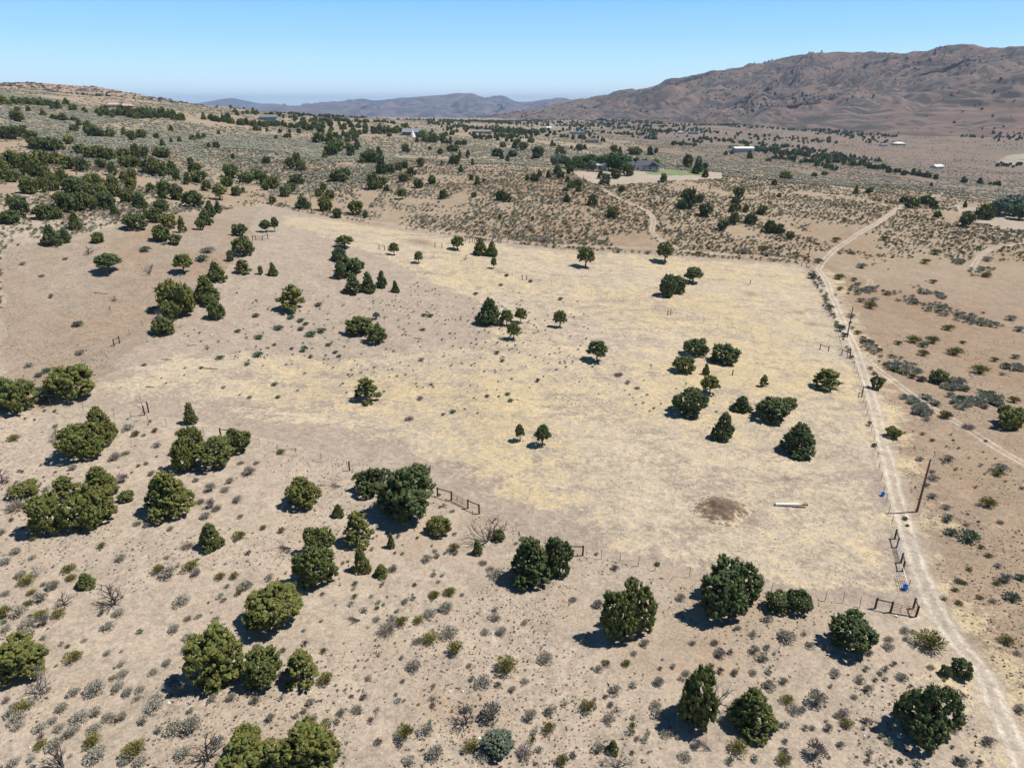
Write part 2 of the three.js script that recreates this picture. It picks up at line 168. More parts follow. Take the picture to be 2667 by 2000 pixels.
const SHRUBS = [
 [-5.4,50.7,1.51,1.18,'r'],[-0.6,48.8,2.28,1.3,'r'],[-8.8,41,1.45,1.16,'r'],[6.7,44.4,1.4,0.92,'r'],[3.1,42,1.22,0.77,'r'],[-11.2,54.5,1.3,0.93,'r'],
 [-3.2,40,1.33,0.72,'r'],[4.1,38.9,1.06,0.88,'r'],[-8.4,59.2,1.22,0.57,'r'],[-6.8,59.9,1.36,0.61,'r'],[-8,52.2,1.69,0.76,'r'],[-9.6,55,1.28,0.58,'r'],
 [-9.2,48.5,1.46,0.87,'s'],[-6.2,53.1,1.87,0.91,'s'],[-1.7,55.9,1.33,0.6,'s'],[-1.1,53.8,1.29,0.71,'s'],[-2.7,53.7,0.88,0.48,'s'],[-6.9,57.2,1.52,0.72,'s'],
 [-1.7,43.1,1.78,1.74,'s'],[-2.6,47,1.6,0.83,'s'],[-7.1,41.5,1.47,0.85,'s'],[-6.1,39.2,1.54,1.01,'s'],[1.6,43.2,1.11,0.95,'s'],[3.3,43.9,1.14,0.68,'s'],
 [3.3,50.3,1.68,0.78,'s'],[8.2,49.1,0.92,0.49,'s'],[9.4,46.6,1.23,0.75,'s'],[13.7,47.7,1.04,0.74,'s'],[12.8,44.9,1.14,0.57,'s'],[12.9,44,1.15,0.64,'s'],
 [8.4,43.4,1.11,0.59,'s'],[13.2,42.1,1.12,0.5,'s'],[-8.2,38.4,1.14,0.51,'s'],[-12.5,53.4,2.19,0.98,'d'],[-8.5,56.1,1.49,0.67,'s'],[-9.3,52,1.07,0.56,'d'],
 [-13.8,54.9,0.96,0.43,'s'],[-12.2,55,1.12,0.59,'s'],[-13.1,46.9,0.71,0.41,'s'],[-13.3,43.3,1.07,0.57,'d'],[-14.6,42.9,0.8,0.36,'d'],[9.3,58.3,1.11,0.66,'s'],
 [7.2,52.8,1.03,0.6,'s'],[13.2,52.6,0.93,0.67,'s'],[6.6,59.2,0.92,0.41,'s'],[11.9,51.3,0.76,0.34,'s'],[1.3,55.4,0.77,0.38,'s'],[-7,45,0.78,0.35,'s'],
 [0,46.3,0.71,0.5,'s'],[1.2,47.4,0.83,0.38,'s'],[1,39.5,1.52,0.68,'d'],[-4,49.1,0.65,0.38,'s'],[-7.1,46.5,0.54,0.26,'s'],[11,49.9,0.9,0.54,'r'],
 [-10.5,49.7,0.59,0.32,'d'],[-2.2,39.3,1.39,0.63,'s'],[7.2,40.3,1.03,0.74,'s'],[13.7,62.4,1.55,0.7,'s'],[10.5,41.5,0.66,0.31,'d'],[-48.8,54.8,0.95,0.51,'r'],
 [-49.9,52.9,1.38,1.2,'r'],[-46.3,53,1.54,0.76,'r'],[-44.8,53.2,1.39,0.65,'r'],[-47.2,59.2,1,0.45,'r'],[-40,47.9,1.57,0.71,'r'],[-16.7,46.4,1.44,0.94,'r'],
 [-29.8,38.6,1.73,1.06,'r'],[-33.6,39.3,1.38,0.81,'r'],[-41,42.3,1.31,0.59,'r'],[-27.7,40.9,1.16,0.52,'r'],[-37.5,38.9,1.12,0.5,'r'],[-49.6,56.6,0.97,0.44,'r'],
 [-28.7,57.6,0.82,0.6,'r'],[-48.7,53.4,1.42,0.83,'s'],[-47.9,55.5,1.46,1.04,'s'],[-48,57.7,1.47,0.8,'s'],[-52.1,56.4,1.06,0.48,'s'],[-48.5,51.1,1.29,0.58,'s'],
 [-46.6,51.8,1.81,0.82,'s'],[-46,50.5,1.63,0.73,'s'],[-39.2,51.9,1.55,0.7,'s'],[-39.2,53.7,1.34,0.6,'s'],[-33.9,55.9,1.8,0.81,'s'],[-28.3,58.7,1.53,0.69,'s'],
 [-32.8,52,1.16,0.66,'s'],[-31,51,1.23,0.55,'s'],[-30.5,49.6,1.35,0.61,'s'],[-31.6,47.7,0.94,0.53,'s'],[-32.3,46.7,0.93,0.42,'s'],[-35.6,47.4,0.85,0.38,'s'],
 [-37.5,48.6,0.81,0.38,'s'],[-34.8,46.3,1.12,0.5,'s'],[-35.5,45.9,0.86,0.4,'s'],[-30.2,45.8,0.72,0.52,'s'],[-36.2,44.4,1.7,1.09,'s'],[-34.5,44.7,1.25,0.74,'s'],
 [-33.3,44.3,0.95,0.68,'s'],[-32.5,44.7,0.98,0.44,'s'],[-37.8,44.1,1.08,0.6,'s'],[-30.7,43.8,1.24,0.58,'s'],[-30.4,42.9,1.57,0.71,'s'],[-32.3,43.8,0.81,0.36,'s'],
 [-37.9,42.4,1.05,0.67,'s'],[-35.9,41.6,1.56,0.7,'s'],[-34.9,42.1,1.07,0.65,'s'],[-33.7,41.8,1.1,0.54,'s'],[-32.5,41.8,0.86,0.68,'s'],[-30.6,41.4,0.85,0.68,'s'],
 [-26.2,40.8,1.67,1.37,'s'],[-27.7,40.6,1.54,0.69,'s'],[-28.9,40.5,0.64,0.54,'s'],[-41.8,42.5,1,0.45,'s'],[-40.8,41.3,1.42,0.64,'s'],[-37.9,41.2,1.03,0.46,'s'],
 [-42.8,43,0.79,0.41,'d'],[-37,40.6,1.02,0.46,'s'],[-25.9,43.8,0.84,0.65,'s'],[-24.3,44,0.89,0.66,'s'],[-29.2,44.8,1.31,0.59,'s'],[-27.2,42.6,0.74,0.42,'s'],
 [-20.3,42.1,0.87,0.69,'s'],[-17.4,43.8,0.81,0.58,'s'],[-17.7,42.9,0.67,0.48,'s'],[-25.9,38.5,1.48,0.67,'s'],[-32.6,38.1,1.72,0.8,'s'],[-30.2,37.7,1.22,0.61,'s'],
 [-29,37.6,1.22,0.55,'s'],[-38.5,37.4,1.09,0.49,'s'],[-37.5,37.7,0.73,0.33,'s'],[-35.7,40.1,1.14,0.65,'s'],[-36.4,39,1.37,0.62,'s'],[-23.7,39.7,1.26,0.72,'s'],
 [-22.2,43.9,1.08,0.58,'d'],[-14.6,42.9,0.8,0.38,'d'],[-16.7,42.1,0.79,0.36,'d'],[-32.3,53.6,0.87,0.42,'d'],[-29.4,53.5,0.87,0.51,'s'],[-29.6,51.5,0.6,0.44,'s'],
 [-45.4,52.1,1.21,1.07,'d'],[-24.4,50.3,0.74,0.34,'d'],[-38.5,40.4,1.02,0.46,'s'],[-34.2,40.7,1.15,0.52,'s'],[-40.3,40.6,1.02,0.46,'s'],[-72.9,88.7,1.83,0.82,'r'],
 [-57,92.3,1.33,0.76,'r'],[-54.9,93.7,0.96,0.63,'r'],[-51.2,93.5,1.2,0.54,'r'],[-47,64.8,0.93,0.66,'r'],[-32.2,67.5,1.48,0.81,'r'],[-38.5,60.7,1.36,0.9,'r'],
 [-35.4,61.5,1.72,0.89,'r'],[-31.6,60.1,1.19,0.66,'r'],[-30.2,60.2,1.02,0.64,'r'],[-48.1,60.5,1.53,0.69,'r'],[-51.1,58.3,1.65,0.74,'r'],[-30.2,69.6,0.85,0.52,'r'],
 [-27.9,69.1,0.87,0.62,'r'],[-60.2,69.2,0.66,0.4,'r'],[-55.3,65.7,0.81,0.41,'r'],[-47,59.1,1,0.45,'r'],[-62.8,74.4,0.4,1.19,'r'],[-61.3,71.7,2.7,1.22,'d'],
 [-52.1,79.1,1.72,1.04,'d'],[-59,93.8,1.82,0.82,'s'],[-56.3,85.2,2.04,0.92,'d'],[-55.8,86.7,1.35,0.61,'d'],[-60.2,81.6,1.2,0.79,'s'],[-52.6,89.5,1.3,0.73,'s'],
 [-49.5,81.3,1.2,0.54,'d'],[-60.3,76,1.01,0.56,'s'],[-36.4,82.5,2.17,0.98,'d'],[-39.8,77.6,1.44,1.21,'s'],[-38.1,73.6,1.23,1.1,'d'],[-37.2,73,1.22,0.87,'d'],
 [-37.8,71.3,1.35,0.79,'s'],[-37.9,77.6,1.36,0.61,'s'],[-35.5,75.2,1.41,0.63,'d'],[-39.8,74.5,1.2,0.68,'d'],[-38.1,79.8,1.18,0.75,'s'],[-33.7,71.7,0.89,0.53,'s'],
 [-40.9,68.6,0.86,0.47,'s'],[-37.4,65.2,1.44,0.65,'d'],[-43.7,62.5,1.25,0.69,'s'],[-55.5,61.4,1.37,0.62,'s'],[-55.6,63.2,1.16,0.65,'s'],[-53.3,62.3,0.97,0.44,'s'],
 [-52.5,59.2,1.33,0.71,'s'],[-37.1,60,1.69,1.14,'s'],[-34.3,60.5,1.23,0.75,'d'],[-48.1,57.7,1.41,0.83,'s'],[-26.4,60.4,0.95,0.46,'s'],[-28.3,58.8,1.5,0.68,'s'],
 [-42.8,80.1,1.06,0.48,'d'],[-45.3,69.4,1.13,0.53,'d'],[-44,69.1,0.94,0.49,'d'],[-59.5,66.5,0.91,1.1,'d'],[-51.5,84.1,0.88,0.4,'d'],[-38.7,85.1,1.11,0.5,'d'],
 [-34.1,88.7,1.38,0.62,'r'],[-36.5,85.2,0.89,0.56,'d'],[-57.8,67.6,0.74,0.35,'d'],[-69.8,93.4,0.95,0.51,'s'],[-38.8,63.1,0.7,0.32,'s'],[-55.9,92.4,0.95,0.43,'s'],
 [-49.3,58,0.66,0.39,'s'],[-35.4,63,0.53,0.24,'d'],[-43.7,62.9,0.53,0.24,'d'],[-6.9,67.6,1.5,0.97,'r'],[-22,82.3,0.78,0.56,'r'],[-8.3,59.2,1.22,0.55,'r'],
 [-6.8,59.8,1.36,0.61,'r'],[-9.9,65.3,1.2,0.8,'s'],[-8.8,66.1,0.77,0.58,'s'],[-9.2,67.2,0.74,0.34,'s'],[-1.7,63.1,1.78,0.8,'s'],[-2.5,64.2,1.08,0.49,'d'],
 [1.3,70.5,0.97,0.47,'s'],[-6.9,57.2,1.52,0.72,'s'],[12,65,1.13,0.51,'d'],[13.7,62.4,1.59,0.72,'s'],[9.2,58.3,1.11,0.77,'s'],[-1.8,57.2,0.86,0.46,'s'],
 [-8.2,61.6,0.66,0.3,'s'],[6.6,59.1,0.91,0.41,'s'],[-13.4,63.2,1.24,0.56,'d'],[-13.5,57.2,0.49,0.25,'s'],[-11.4,57.8,1,0.45,'d'],[-3.4,65.4,1.1,0.49,'d'],
 [-5.4,59.6,0.61,0.31,'s'],[-7.8,75.8,0.82,0.37,'d'],[-7.1,70.9,0.7,0.37,'s'],[0.5,69.6,0.65,0.29,'s'],[-0.1,62.2,1.05,0.53,'s'],[-15.3,56,0.97,0.44,'s'],
 [42.5,53.5,3.06,1.38,'r'],[18.8,40.8,1.79,0.81,'r'],[51.2,54.7,1.48,0.67,'r'],[52,64.3,0.93,0.42,'g'],[25.1,46.2,1.3,0.59,'r'],[22.3,39.8,1.31,0.59,'r'],
 [29.3,43.5,1.25,0.56,'r'],[27.7,46,1.81,1.29,'s'],[24,47.9,1.43,0.69,'s'],[27.9,53.9,1.94,0.87,'s'],[27.7,54.3,1.3,0.59,'s'],[30,53.1,1.06,0.53,'s'],
 [38.5,54.2,1.01,0.45,'s'],[37.9,53.1,1.12,0.5,'s'],[31.5,52.7,0.86,0.43,'s'],[35.5,52.1,0.88,0.52,'s'],[24,52.1,0.98,0.76,'s'],[24.5,51.1,1.18,0.72,'s'],
 [20.4,51.4,1.4,0.63,'d'],[24.6,54.3,0.91,0.41,'s'],[26.8,56.4,1.17,0.53,'s'],[18.4,59.7,1.15,0.69,'s'],[23,49.3,0.85,0.42,'s'],[21.2,49.2,0.76,0.85,'d'],
 [25.6,48.4,0.84,0.58,'s'],[31,49.6,1.01,0.45,'s'],[35.3,49.6,0.76,0.35,'s'],[37.2,49.1,1.15,0.57,'s'],[32.9,48.7,1.08,0.49,'s'],[33.1,47.6,0.89,0.73,'s'],
 [31.5,46.7,0.73,0.33,'s'],[25.3,45,1.28,0.58,'s'],[26,45,0.85,0.61,'s'],[27.5,43.1,0.77,0.63,'s'],[29.4,44.6,1.27,0.57,'d'],[31.2,44,0.84,0.6,'s'],
 [15.5,40.9,0.88,0.81,'s'],[14.2,39.8,1.1,0.51,'s'],[27.8,41.5,0.73,0.54,'s'],[22.9,40.1,0.53,0.47,'s'],[25.4,40.6,1.73,1.32,'d'],[37.4,40.1,0.98,0.63,'s'],
 [40.8,42.2,1.23,0.55,'d'],[40.9,55.5,1.09,0.49,'s'],[40.4,54.4,0.82,0.37,'s'],[40.8,50.6,0.87,0.41,'d'],[40.5,47.6,1.04,0.47,'d'],[41.8,55.4,0.83,0.37,'s'],
 [46.2,45.9,1.16,0.52,'d'],[51.2,53.2,0.81,0.36,'s'],[15.3,42.4,1.22,0.55,'s'],[26.1,43.1,0.61,0.36,'s'],[38.6,43.2,0.69,0.31,'s'],[30,54.6,0.72,0.33,'s'],
 [23.4,55.2,0.72,0.33,'s'],[20.3,53,0.8,0.57,'d'],[18.1,52.9,0.73,0.33,'d'],[16.5,48.9,0.9,0.43,'s'],[23.5,43.4,0.61,0.27,'d'],[81.5,115.6,2.39,1.08,'r'],
 [68.2,83.1,2.62,1.18,'r'],[76.2,93,1.65,0.74,'r'],[59.8,72,0.81,0.43,'r'],[59.4,70.1,0.99,0.45,'r'],[52.5,64,0.81,0.37,'r'],[50.6,62.6,0.83,0.38,'r'],
 [54.9,66.9,0.76,0.34,'r'],[52.6,61.3,0.79,0.35,'r'],[72.8,104.8,0.94,0.42,'r'],[56.4,64.2,1,0.45,'r'],[49.5,60.3,0.88,0.4,'r'],[71.4,97.8,2.08,0.97,'s'],
 [77.5,94.3,2.83,1.27,'s'],[64.8,90.9,1.71,0.77,'s'],[62.5,88.7,1.25,0.56,'s'],[61.2,85,1.53,0.69,'s'],[61.3,81.8,1.35,0.61,'s'],[60,79.2,1.44,0.65,'s'],
 [59.2,78.4,1.3,0.59,'g'],[57.9,75.3,1.6,0.77,'g'],[59.4,74,2.69,1.21,'g'],[66.1,93.3,1.1,0.49,'s'],[76.7,113.5,1.47,0.7,'s'],[82.7,110.7,2.31,1.04,'d'],
 [58,64.9,1.68,0.82,'d'],[56.3,61.5,1.79,0.81,'g'],[60.2,65.5,1.32,0.59,'g'],[66.4,97.3,1.45,0.65,'s'],[61.4,77.5,0.86,0.39,'s'],[61,101.7,0.91,0.59,'g'],
 [64.5,110.4,0.98,1.43,'s'],[53.6,78.5,0.87,0.39,'g'],[53,76.8,0.55,0.25,'g'],[59.1,67.9,0.97,0.44,'s'],[53.7,60.8,0.89,0.4,'s'],[48.3,61,0.78,0.35,'s'],
 [63.6,78.4,0.65,0.29,'d'],[66.7,78.4,1.09,0.49,'d'],[77.1,88.8,0.96,0.43,'s'],[63.4,80.4,0.58,0.26,'d'],[76.6,105.1,0.55,0.29,'g'],[82.5,105.4,0.72,0.32,'g'],
 [72.4,107.2,1.01,0.45,'d'],[105.7,169.3,3.98,1.79,'r'],[111.4,170.1,3.79,1.71,'r'],[111.4,160.9,4.01,1.8,'r'],[101.8,157.7,2.99,1.34,'r'],[107.9,145.6,4.11,1.85,'r'],
 [81.7,115.6,2.57,1.16,'r'],[110,201.7,4.21,1.89,'r'],[100.1,166.4,2.14,0.96,'r'],[123.1,183,3.24,1.46,'r'],[92.5,172.9,2.13,0.99,'r'],[120,171.1,1.69,0.76,'r'],
 [118.6,156.2,2.19,0.98,'r'],[115.8,236.5,4.06,1.83,'r'],[120.8,235.4,2.47,1.11,'r'],[110.1,222.7,2.35,1.16,'r'],[150.8,238.2,2.85,1.28,'r'],[175.4,279.9,4.61,2.07,'r'],
 [160.4,294.5,3.85,1.73,'r'],[116,255.1,3.62,1.63,'r'],[95,196.4,2.86,1.29,'r'],[68.3,247.4,3.49,1.57,'r'],[98.1,264.8,3.73,1.68,'r'],[179.3,252.8,3.61,1.63,'r'],
 [163.8,267.1,3.79,1.7,'r'],[102.2,126.3,2.27,1.17,'r'],[90.6,128.6,1.51,0.68,'r'],[99.7,130,1.99,0.93,'r'],[137,288.4,4.04,1.82,'r'],[145.2,201.4,1.47,0.66,'s'],
 [98.4,189.1,2.77,1.24,'s'],[110.6,208.7,3.02,1.36,'s'],[114.5,209.3,3.54,1.59,'s'],[132.1,253.4,4.2,1.89,'s'],[88.7,174.9,2.23,1.79,'g'],[87.5,169.9,1.84,1.02,'g'],
 [105.5,234.3,3.13,1.81,'g'],[149.5,195.3,3.34,1.5,'s'],[144.7,184.6,3.63,1.63,'s'],[95.9,134.8,4.11,1.85,'s'],[125.5,158.9,2.38,1.07,'s'],[87.8,256.8,4.83,2.17,'s'],
 [97.2,257.4,3.63,1.64,'s'],[193.7,274.6,3.89,1.75,'s'],[112.7,145,1.61,0.72,'s'],[124.3,219.4,3.17,1.43,'s'],[106.4,166,2.47,1.11,'g'],[91.6,164.8,2.45,1.1,'g'],
 [-19.6,156.5,1.65,0.74,'g'],[-21.1,156.5,1.5,0.67,'g'],[13.3,179.7,1.53,0.81,'g'],[-2,130.2,1.09,0.57,'g'],[-4.5,112.4,0.96,0.43,'g'],[-0.8,113.8,1.03,0.46,'g'],
 [-0.2,111.2,1.12,0.5,'g'],[-10.1,105.4,1.17,0.53,'g'],[-9.8,178,1.43,0.64,'g'],[-1.5,197.3,1.66,0.75,'g'],[-3.1,187.6,1.23,0.56,'g'],[5.5,194.4,1.55,0.7,'g'],
 [-20.1,146.9,1.2,0.54,'g'],[-17.1,102.1,1.56,0.7,'d'],[-16.3,110.5,1.39,0.62,'d'],[-31.5,151.3,1.67,1.73,'g'],[-18.4,129.4,1.4,0.66,'s'],[37.6,239.2,3.31,1.49,'s'],
 [48.5,241.3,2.78,1.25,'s'],[11.6,244.8,5.05,2.27,'s'],[-3.2,134.8,1.32,0.59,'g'],[5,121,0.9,0.72,'g'],[-11.7,104.3,0.74,0.33,'g'],[21.4,126.6,1.88,0.85,'d'],
 [22.6,122.6,1.34,0.61,'d'],[24.1,120.5,1.2,0.54,'d'],[-87.4,130.9,2.2,0.99,'g'],[-80.6,119.1,2.04,0.92,'s'],[-85.6,112.4,1.66,0.75,'s'],[-82,109.3,1.35,0.69,'g'],
 [-81.7,111,1.65,0.74,'g'],[-80.3,112.2,1.22,0.55,'s'],[-77.8,141.9,2.03,0.91,'g'],[-45.9,141.2,1.7,0.77,'g'],[-45.7,144.5,1.53,0.69,'g'],[-45.8,155.8,1.85,0.83,'g'],
 [-50.2,126.1,2.04,0.92,'g'],[-56.9,145.2,1.74,0.78,'g'],[-56.4,123.1,1.51,0.68,'g'],[-52.8,134.7,1.83,0.82,'g'],[-49.9,146.9,1.76,0.79,'g'],[-43.1,138.5,2.34,1.05,'g'],
 [-45.4,107.8,1.08,0.49,'s'],[-41.6,141,2.04,0.92,'g'],[-42.4,130.4,1.59,1.13,'g'],[-38.3,133.9,1.3,0.59,'g'],[-47.3,146,1.75,0.79,'g'],[-40.8,108.6,0.98,0.44,'g'],
 [-43,113.7,1.25,0.56,'g'],[-58,118.3,0.87,0.39,'g'],[-67.7,116.7,0.86,0.39,'g'],[-34.9,128.7,1.07,0.48,'g'],[-51,110.7,0.99,0.45,'s'],[-50.5,140.5,2.03,0.91,'g'],
 [-107.1,161.9,1.5,0.67,'s'],[-113.4,155.9,1.59,0.72,'s'],[-99.1,141.9,1.21,0.84,'d'],[-106.3,151,1.41,0.64,'d'],[-92.4,180.7,1.66,0.75,'s'],[-93.8,173.5,2.8,1.26,'g'],
 [-80.8,179.9,3.73,1.68,'s'],[-79.5,173.5,3.21,1.45,'g'],[-36.1,130.5,1.15,0.52,'g'],[-50.7,121.5,1.2,0.54,'g'],[-57.9,136.6,1.32,0.59,'g'],[-48.8,131.9,0.96,0.46,'g'],
 [-45,130.8,0.96,0.43,'g'],[-40.2,127.4,1.06,0.48,'g'],
];
const LINES = {
  road: [[41.8,38.14],[43.24,42.08],[44.19,45.55],[45.94,50.67],[45.75,54.89],[46.56,59.78],[49.05,67.29],[52.07,75.26],[55.44,83.81],[59.1,92.62],[63.65,103.83],[69.71,118.85],[77.55,138.75],[86.65,162.74],[93.46,183.64],[101.97,209.52],[111.02,236.98],[112.48,246.34]],
  farroad: [[112.48,246.34],[120.43,259.64],[134.1,279.56],[150.54,299.04],[167.77,318.12],[186.7,340.89],[209.58,372.91],[249.06,419.97],[282.93,453.86]],
  track: [[84.19,156.42],[83.12,143.11],[82.3,130.1],[81.83,119.51],[82.43,111.84],[82.84,103.51],[83.91,96.11]],
  northtrack: [[113.49,248.8],[104.29,256.01],[85.64,253.3],[67.45,250.6],[41.05,246.92],[15.41,240.95],[-9.18,241.95],[-34.53,248.53],[-60.5,260.78],[-82.72,271.74]],
  loop: [[111.04,241.95],[118.53,243.6],[125.63,244.18],[127.35,237.1],[121.67,228.58],[115.77,226.29]],
  housetrack: [[43.25,337.97],[49.09,316.27],[58.17,301.53],[59.17,288.21],[55.62,270.94],[57.15,259.88],[60.96,252.74]],
  housedrive: [[43.82,342.63],[44.74,381.03],[42.62,397.21]],
  righttrack: [[231.63,303.23],[206.86,290.8],[194.77,280.66],[180.47,263.36]],
  path1: [[-45.55,103.91],[-30.97,101.25],[-18.45,98.96],[-10.61,95.09],[-3.91,90.46],[0.93,85.38],[9.35,82.4],[18.86,80.9],[24.81,78.92]],
  path2: [[-5.32,59.32],[-2.98,57.17],[-1.91,53.71],[-1.41,51.79]],
  gatepath: [[44.56,58.11],[40.59,56.34],[36.98,55.98],[33.81,56.52]],
};
const POLYS = {
  pasture: [[-101.58,279.89],[-81.62,267.93],[-58.87,253.37],[-33.94,244.03],[-9.08,238.82],[15.14,236.16],[40.05,240.29],[66.04,244.73],[109.47,251],[98.81,210.89],[87.66,172.77],[77.19,141.83],[66.54,114.27],[59.23,95.72],[53.34,81.12],[48.71,69.73],[43.93,58.8],[39.17,59.43],[30.48,60.71],[21.01,63.9],[8.64,68.37],[0.83,72.96],[-4.67,77.17],[-10.37,81.95],[-20.53,86.48],[-34.07,91.57],[-45.68,96.3],[-56.97,97.43],[-67.24,98.93],[-72.36,101.47],[-73.09,117.38],[-73.32,132.21],[-72.88,146.61],[-72.45,167.45],[-75.27,195.93]],
  straw: [[-80.64,258.58],[-33.36,239.51],[14.88,231.8],[65.26,241.53],[107.11,247.15],[95.01,203.76],[82.97,163.8],[71.21,131.52],[62.74,109.97],[58.08,98.74],[53.38,93.62],[49.94,78.34],[46.12,67.6],[42.95,60.27],[39.89,60.87],[31.12,62.37],[21.67,66.54],[11.26,71.4],[2.77,79.4],[-7.2,87.45],[-18.53,94.85],[-30.26,98.49],[-41.12,99.95],[-51.89,100.82],[-66.98,103.97],[-70.06,108.43],[-66.23,117.01],[-56.49,124.39],[-45.82,130.51],[-37.33,126.38],[-28.83,129.88],[-20.64,139.25],[-9.4,135.32],[-0.68,159.39],[-13,175.07],[-27.17,190.81],[-36.49,200.03],[-49.34,209.55],[-79.76,234.63]],
  roadstraw: [[52.07,75.26],[52,67.97],[52.38,64.13],[51.87,58.49],[50.87,53.97],[47.65,51.98],[46.27,54.31],[46.63,59.03],[48.76,66.78]],
  westhill: [[-122.41,162.23],[-112.08,183.21],[-106.46,225.6],[-100.79,277.59],[-75.27,195.93],[-72.45,167.45],[-72.88,146.61],[-73.32,132.21],[-73.09,117.38],[-72.36,101.47],[-84.12,102.53]],
  yard: [[33.2,393.66],[52.33,412.58],[83.51,435.23],[107.82,441.36],[133.76,450.63],[127.99,425.11],[104.5,403.86],[79.77,386.64],[55.35,359.3],[42.68,352.27]],
  lawn: [[78.04,428.26],[92.16,435.71],[115.87,450.25],[123.63,445.96],[116.37,429.18],[93.21,413.62],[79.91,415.33]],
  field: [[807.24,1189.09],[895.64,1287.2],[947.84,1303.87],[817.66,1116.51],[805.88,1141.03]],
  sagegreen: [[-484.1,698.86],[-414.31,667.72],[-285.21,555.99],[-228.14,588.95],[-161.33,618.63],[-88.66,535.24],[-59.36,368.36],[-84.15,313.25],[-107.16,296.62],[-135.6,300.22],[-160.62,304.19],[-202.46,326.49],[-305.63,432.31]],
  baredirt: [[-122.41,162.23],[-111.11,164.96],[-92.95,168.16],[-75.03,156.99],[-67.2,137.63],[-70.87,126.94],[-73.13,109.74],[-86.1,105.54]],
  hollow: [[258.61,407.62],[265.71,393.03],[256.3,344.94],[245.05,322.87],[237.42,327.8],[225.2,337.24],[234.1,361.44]],
};
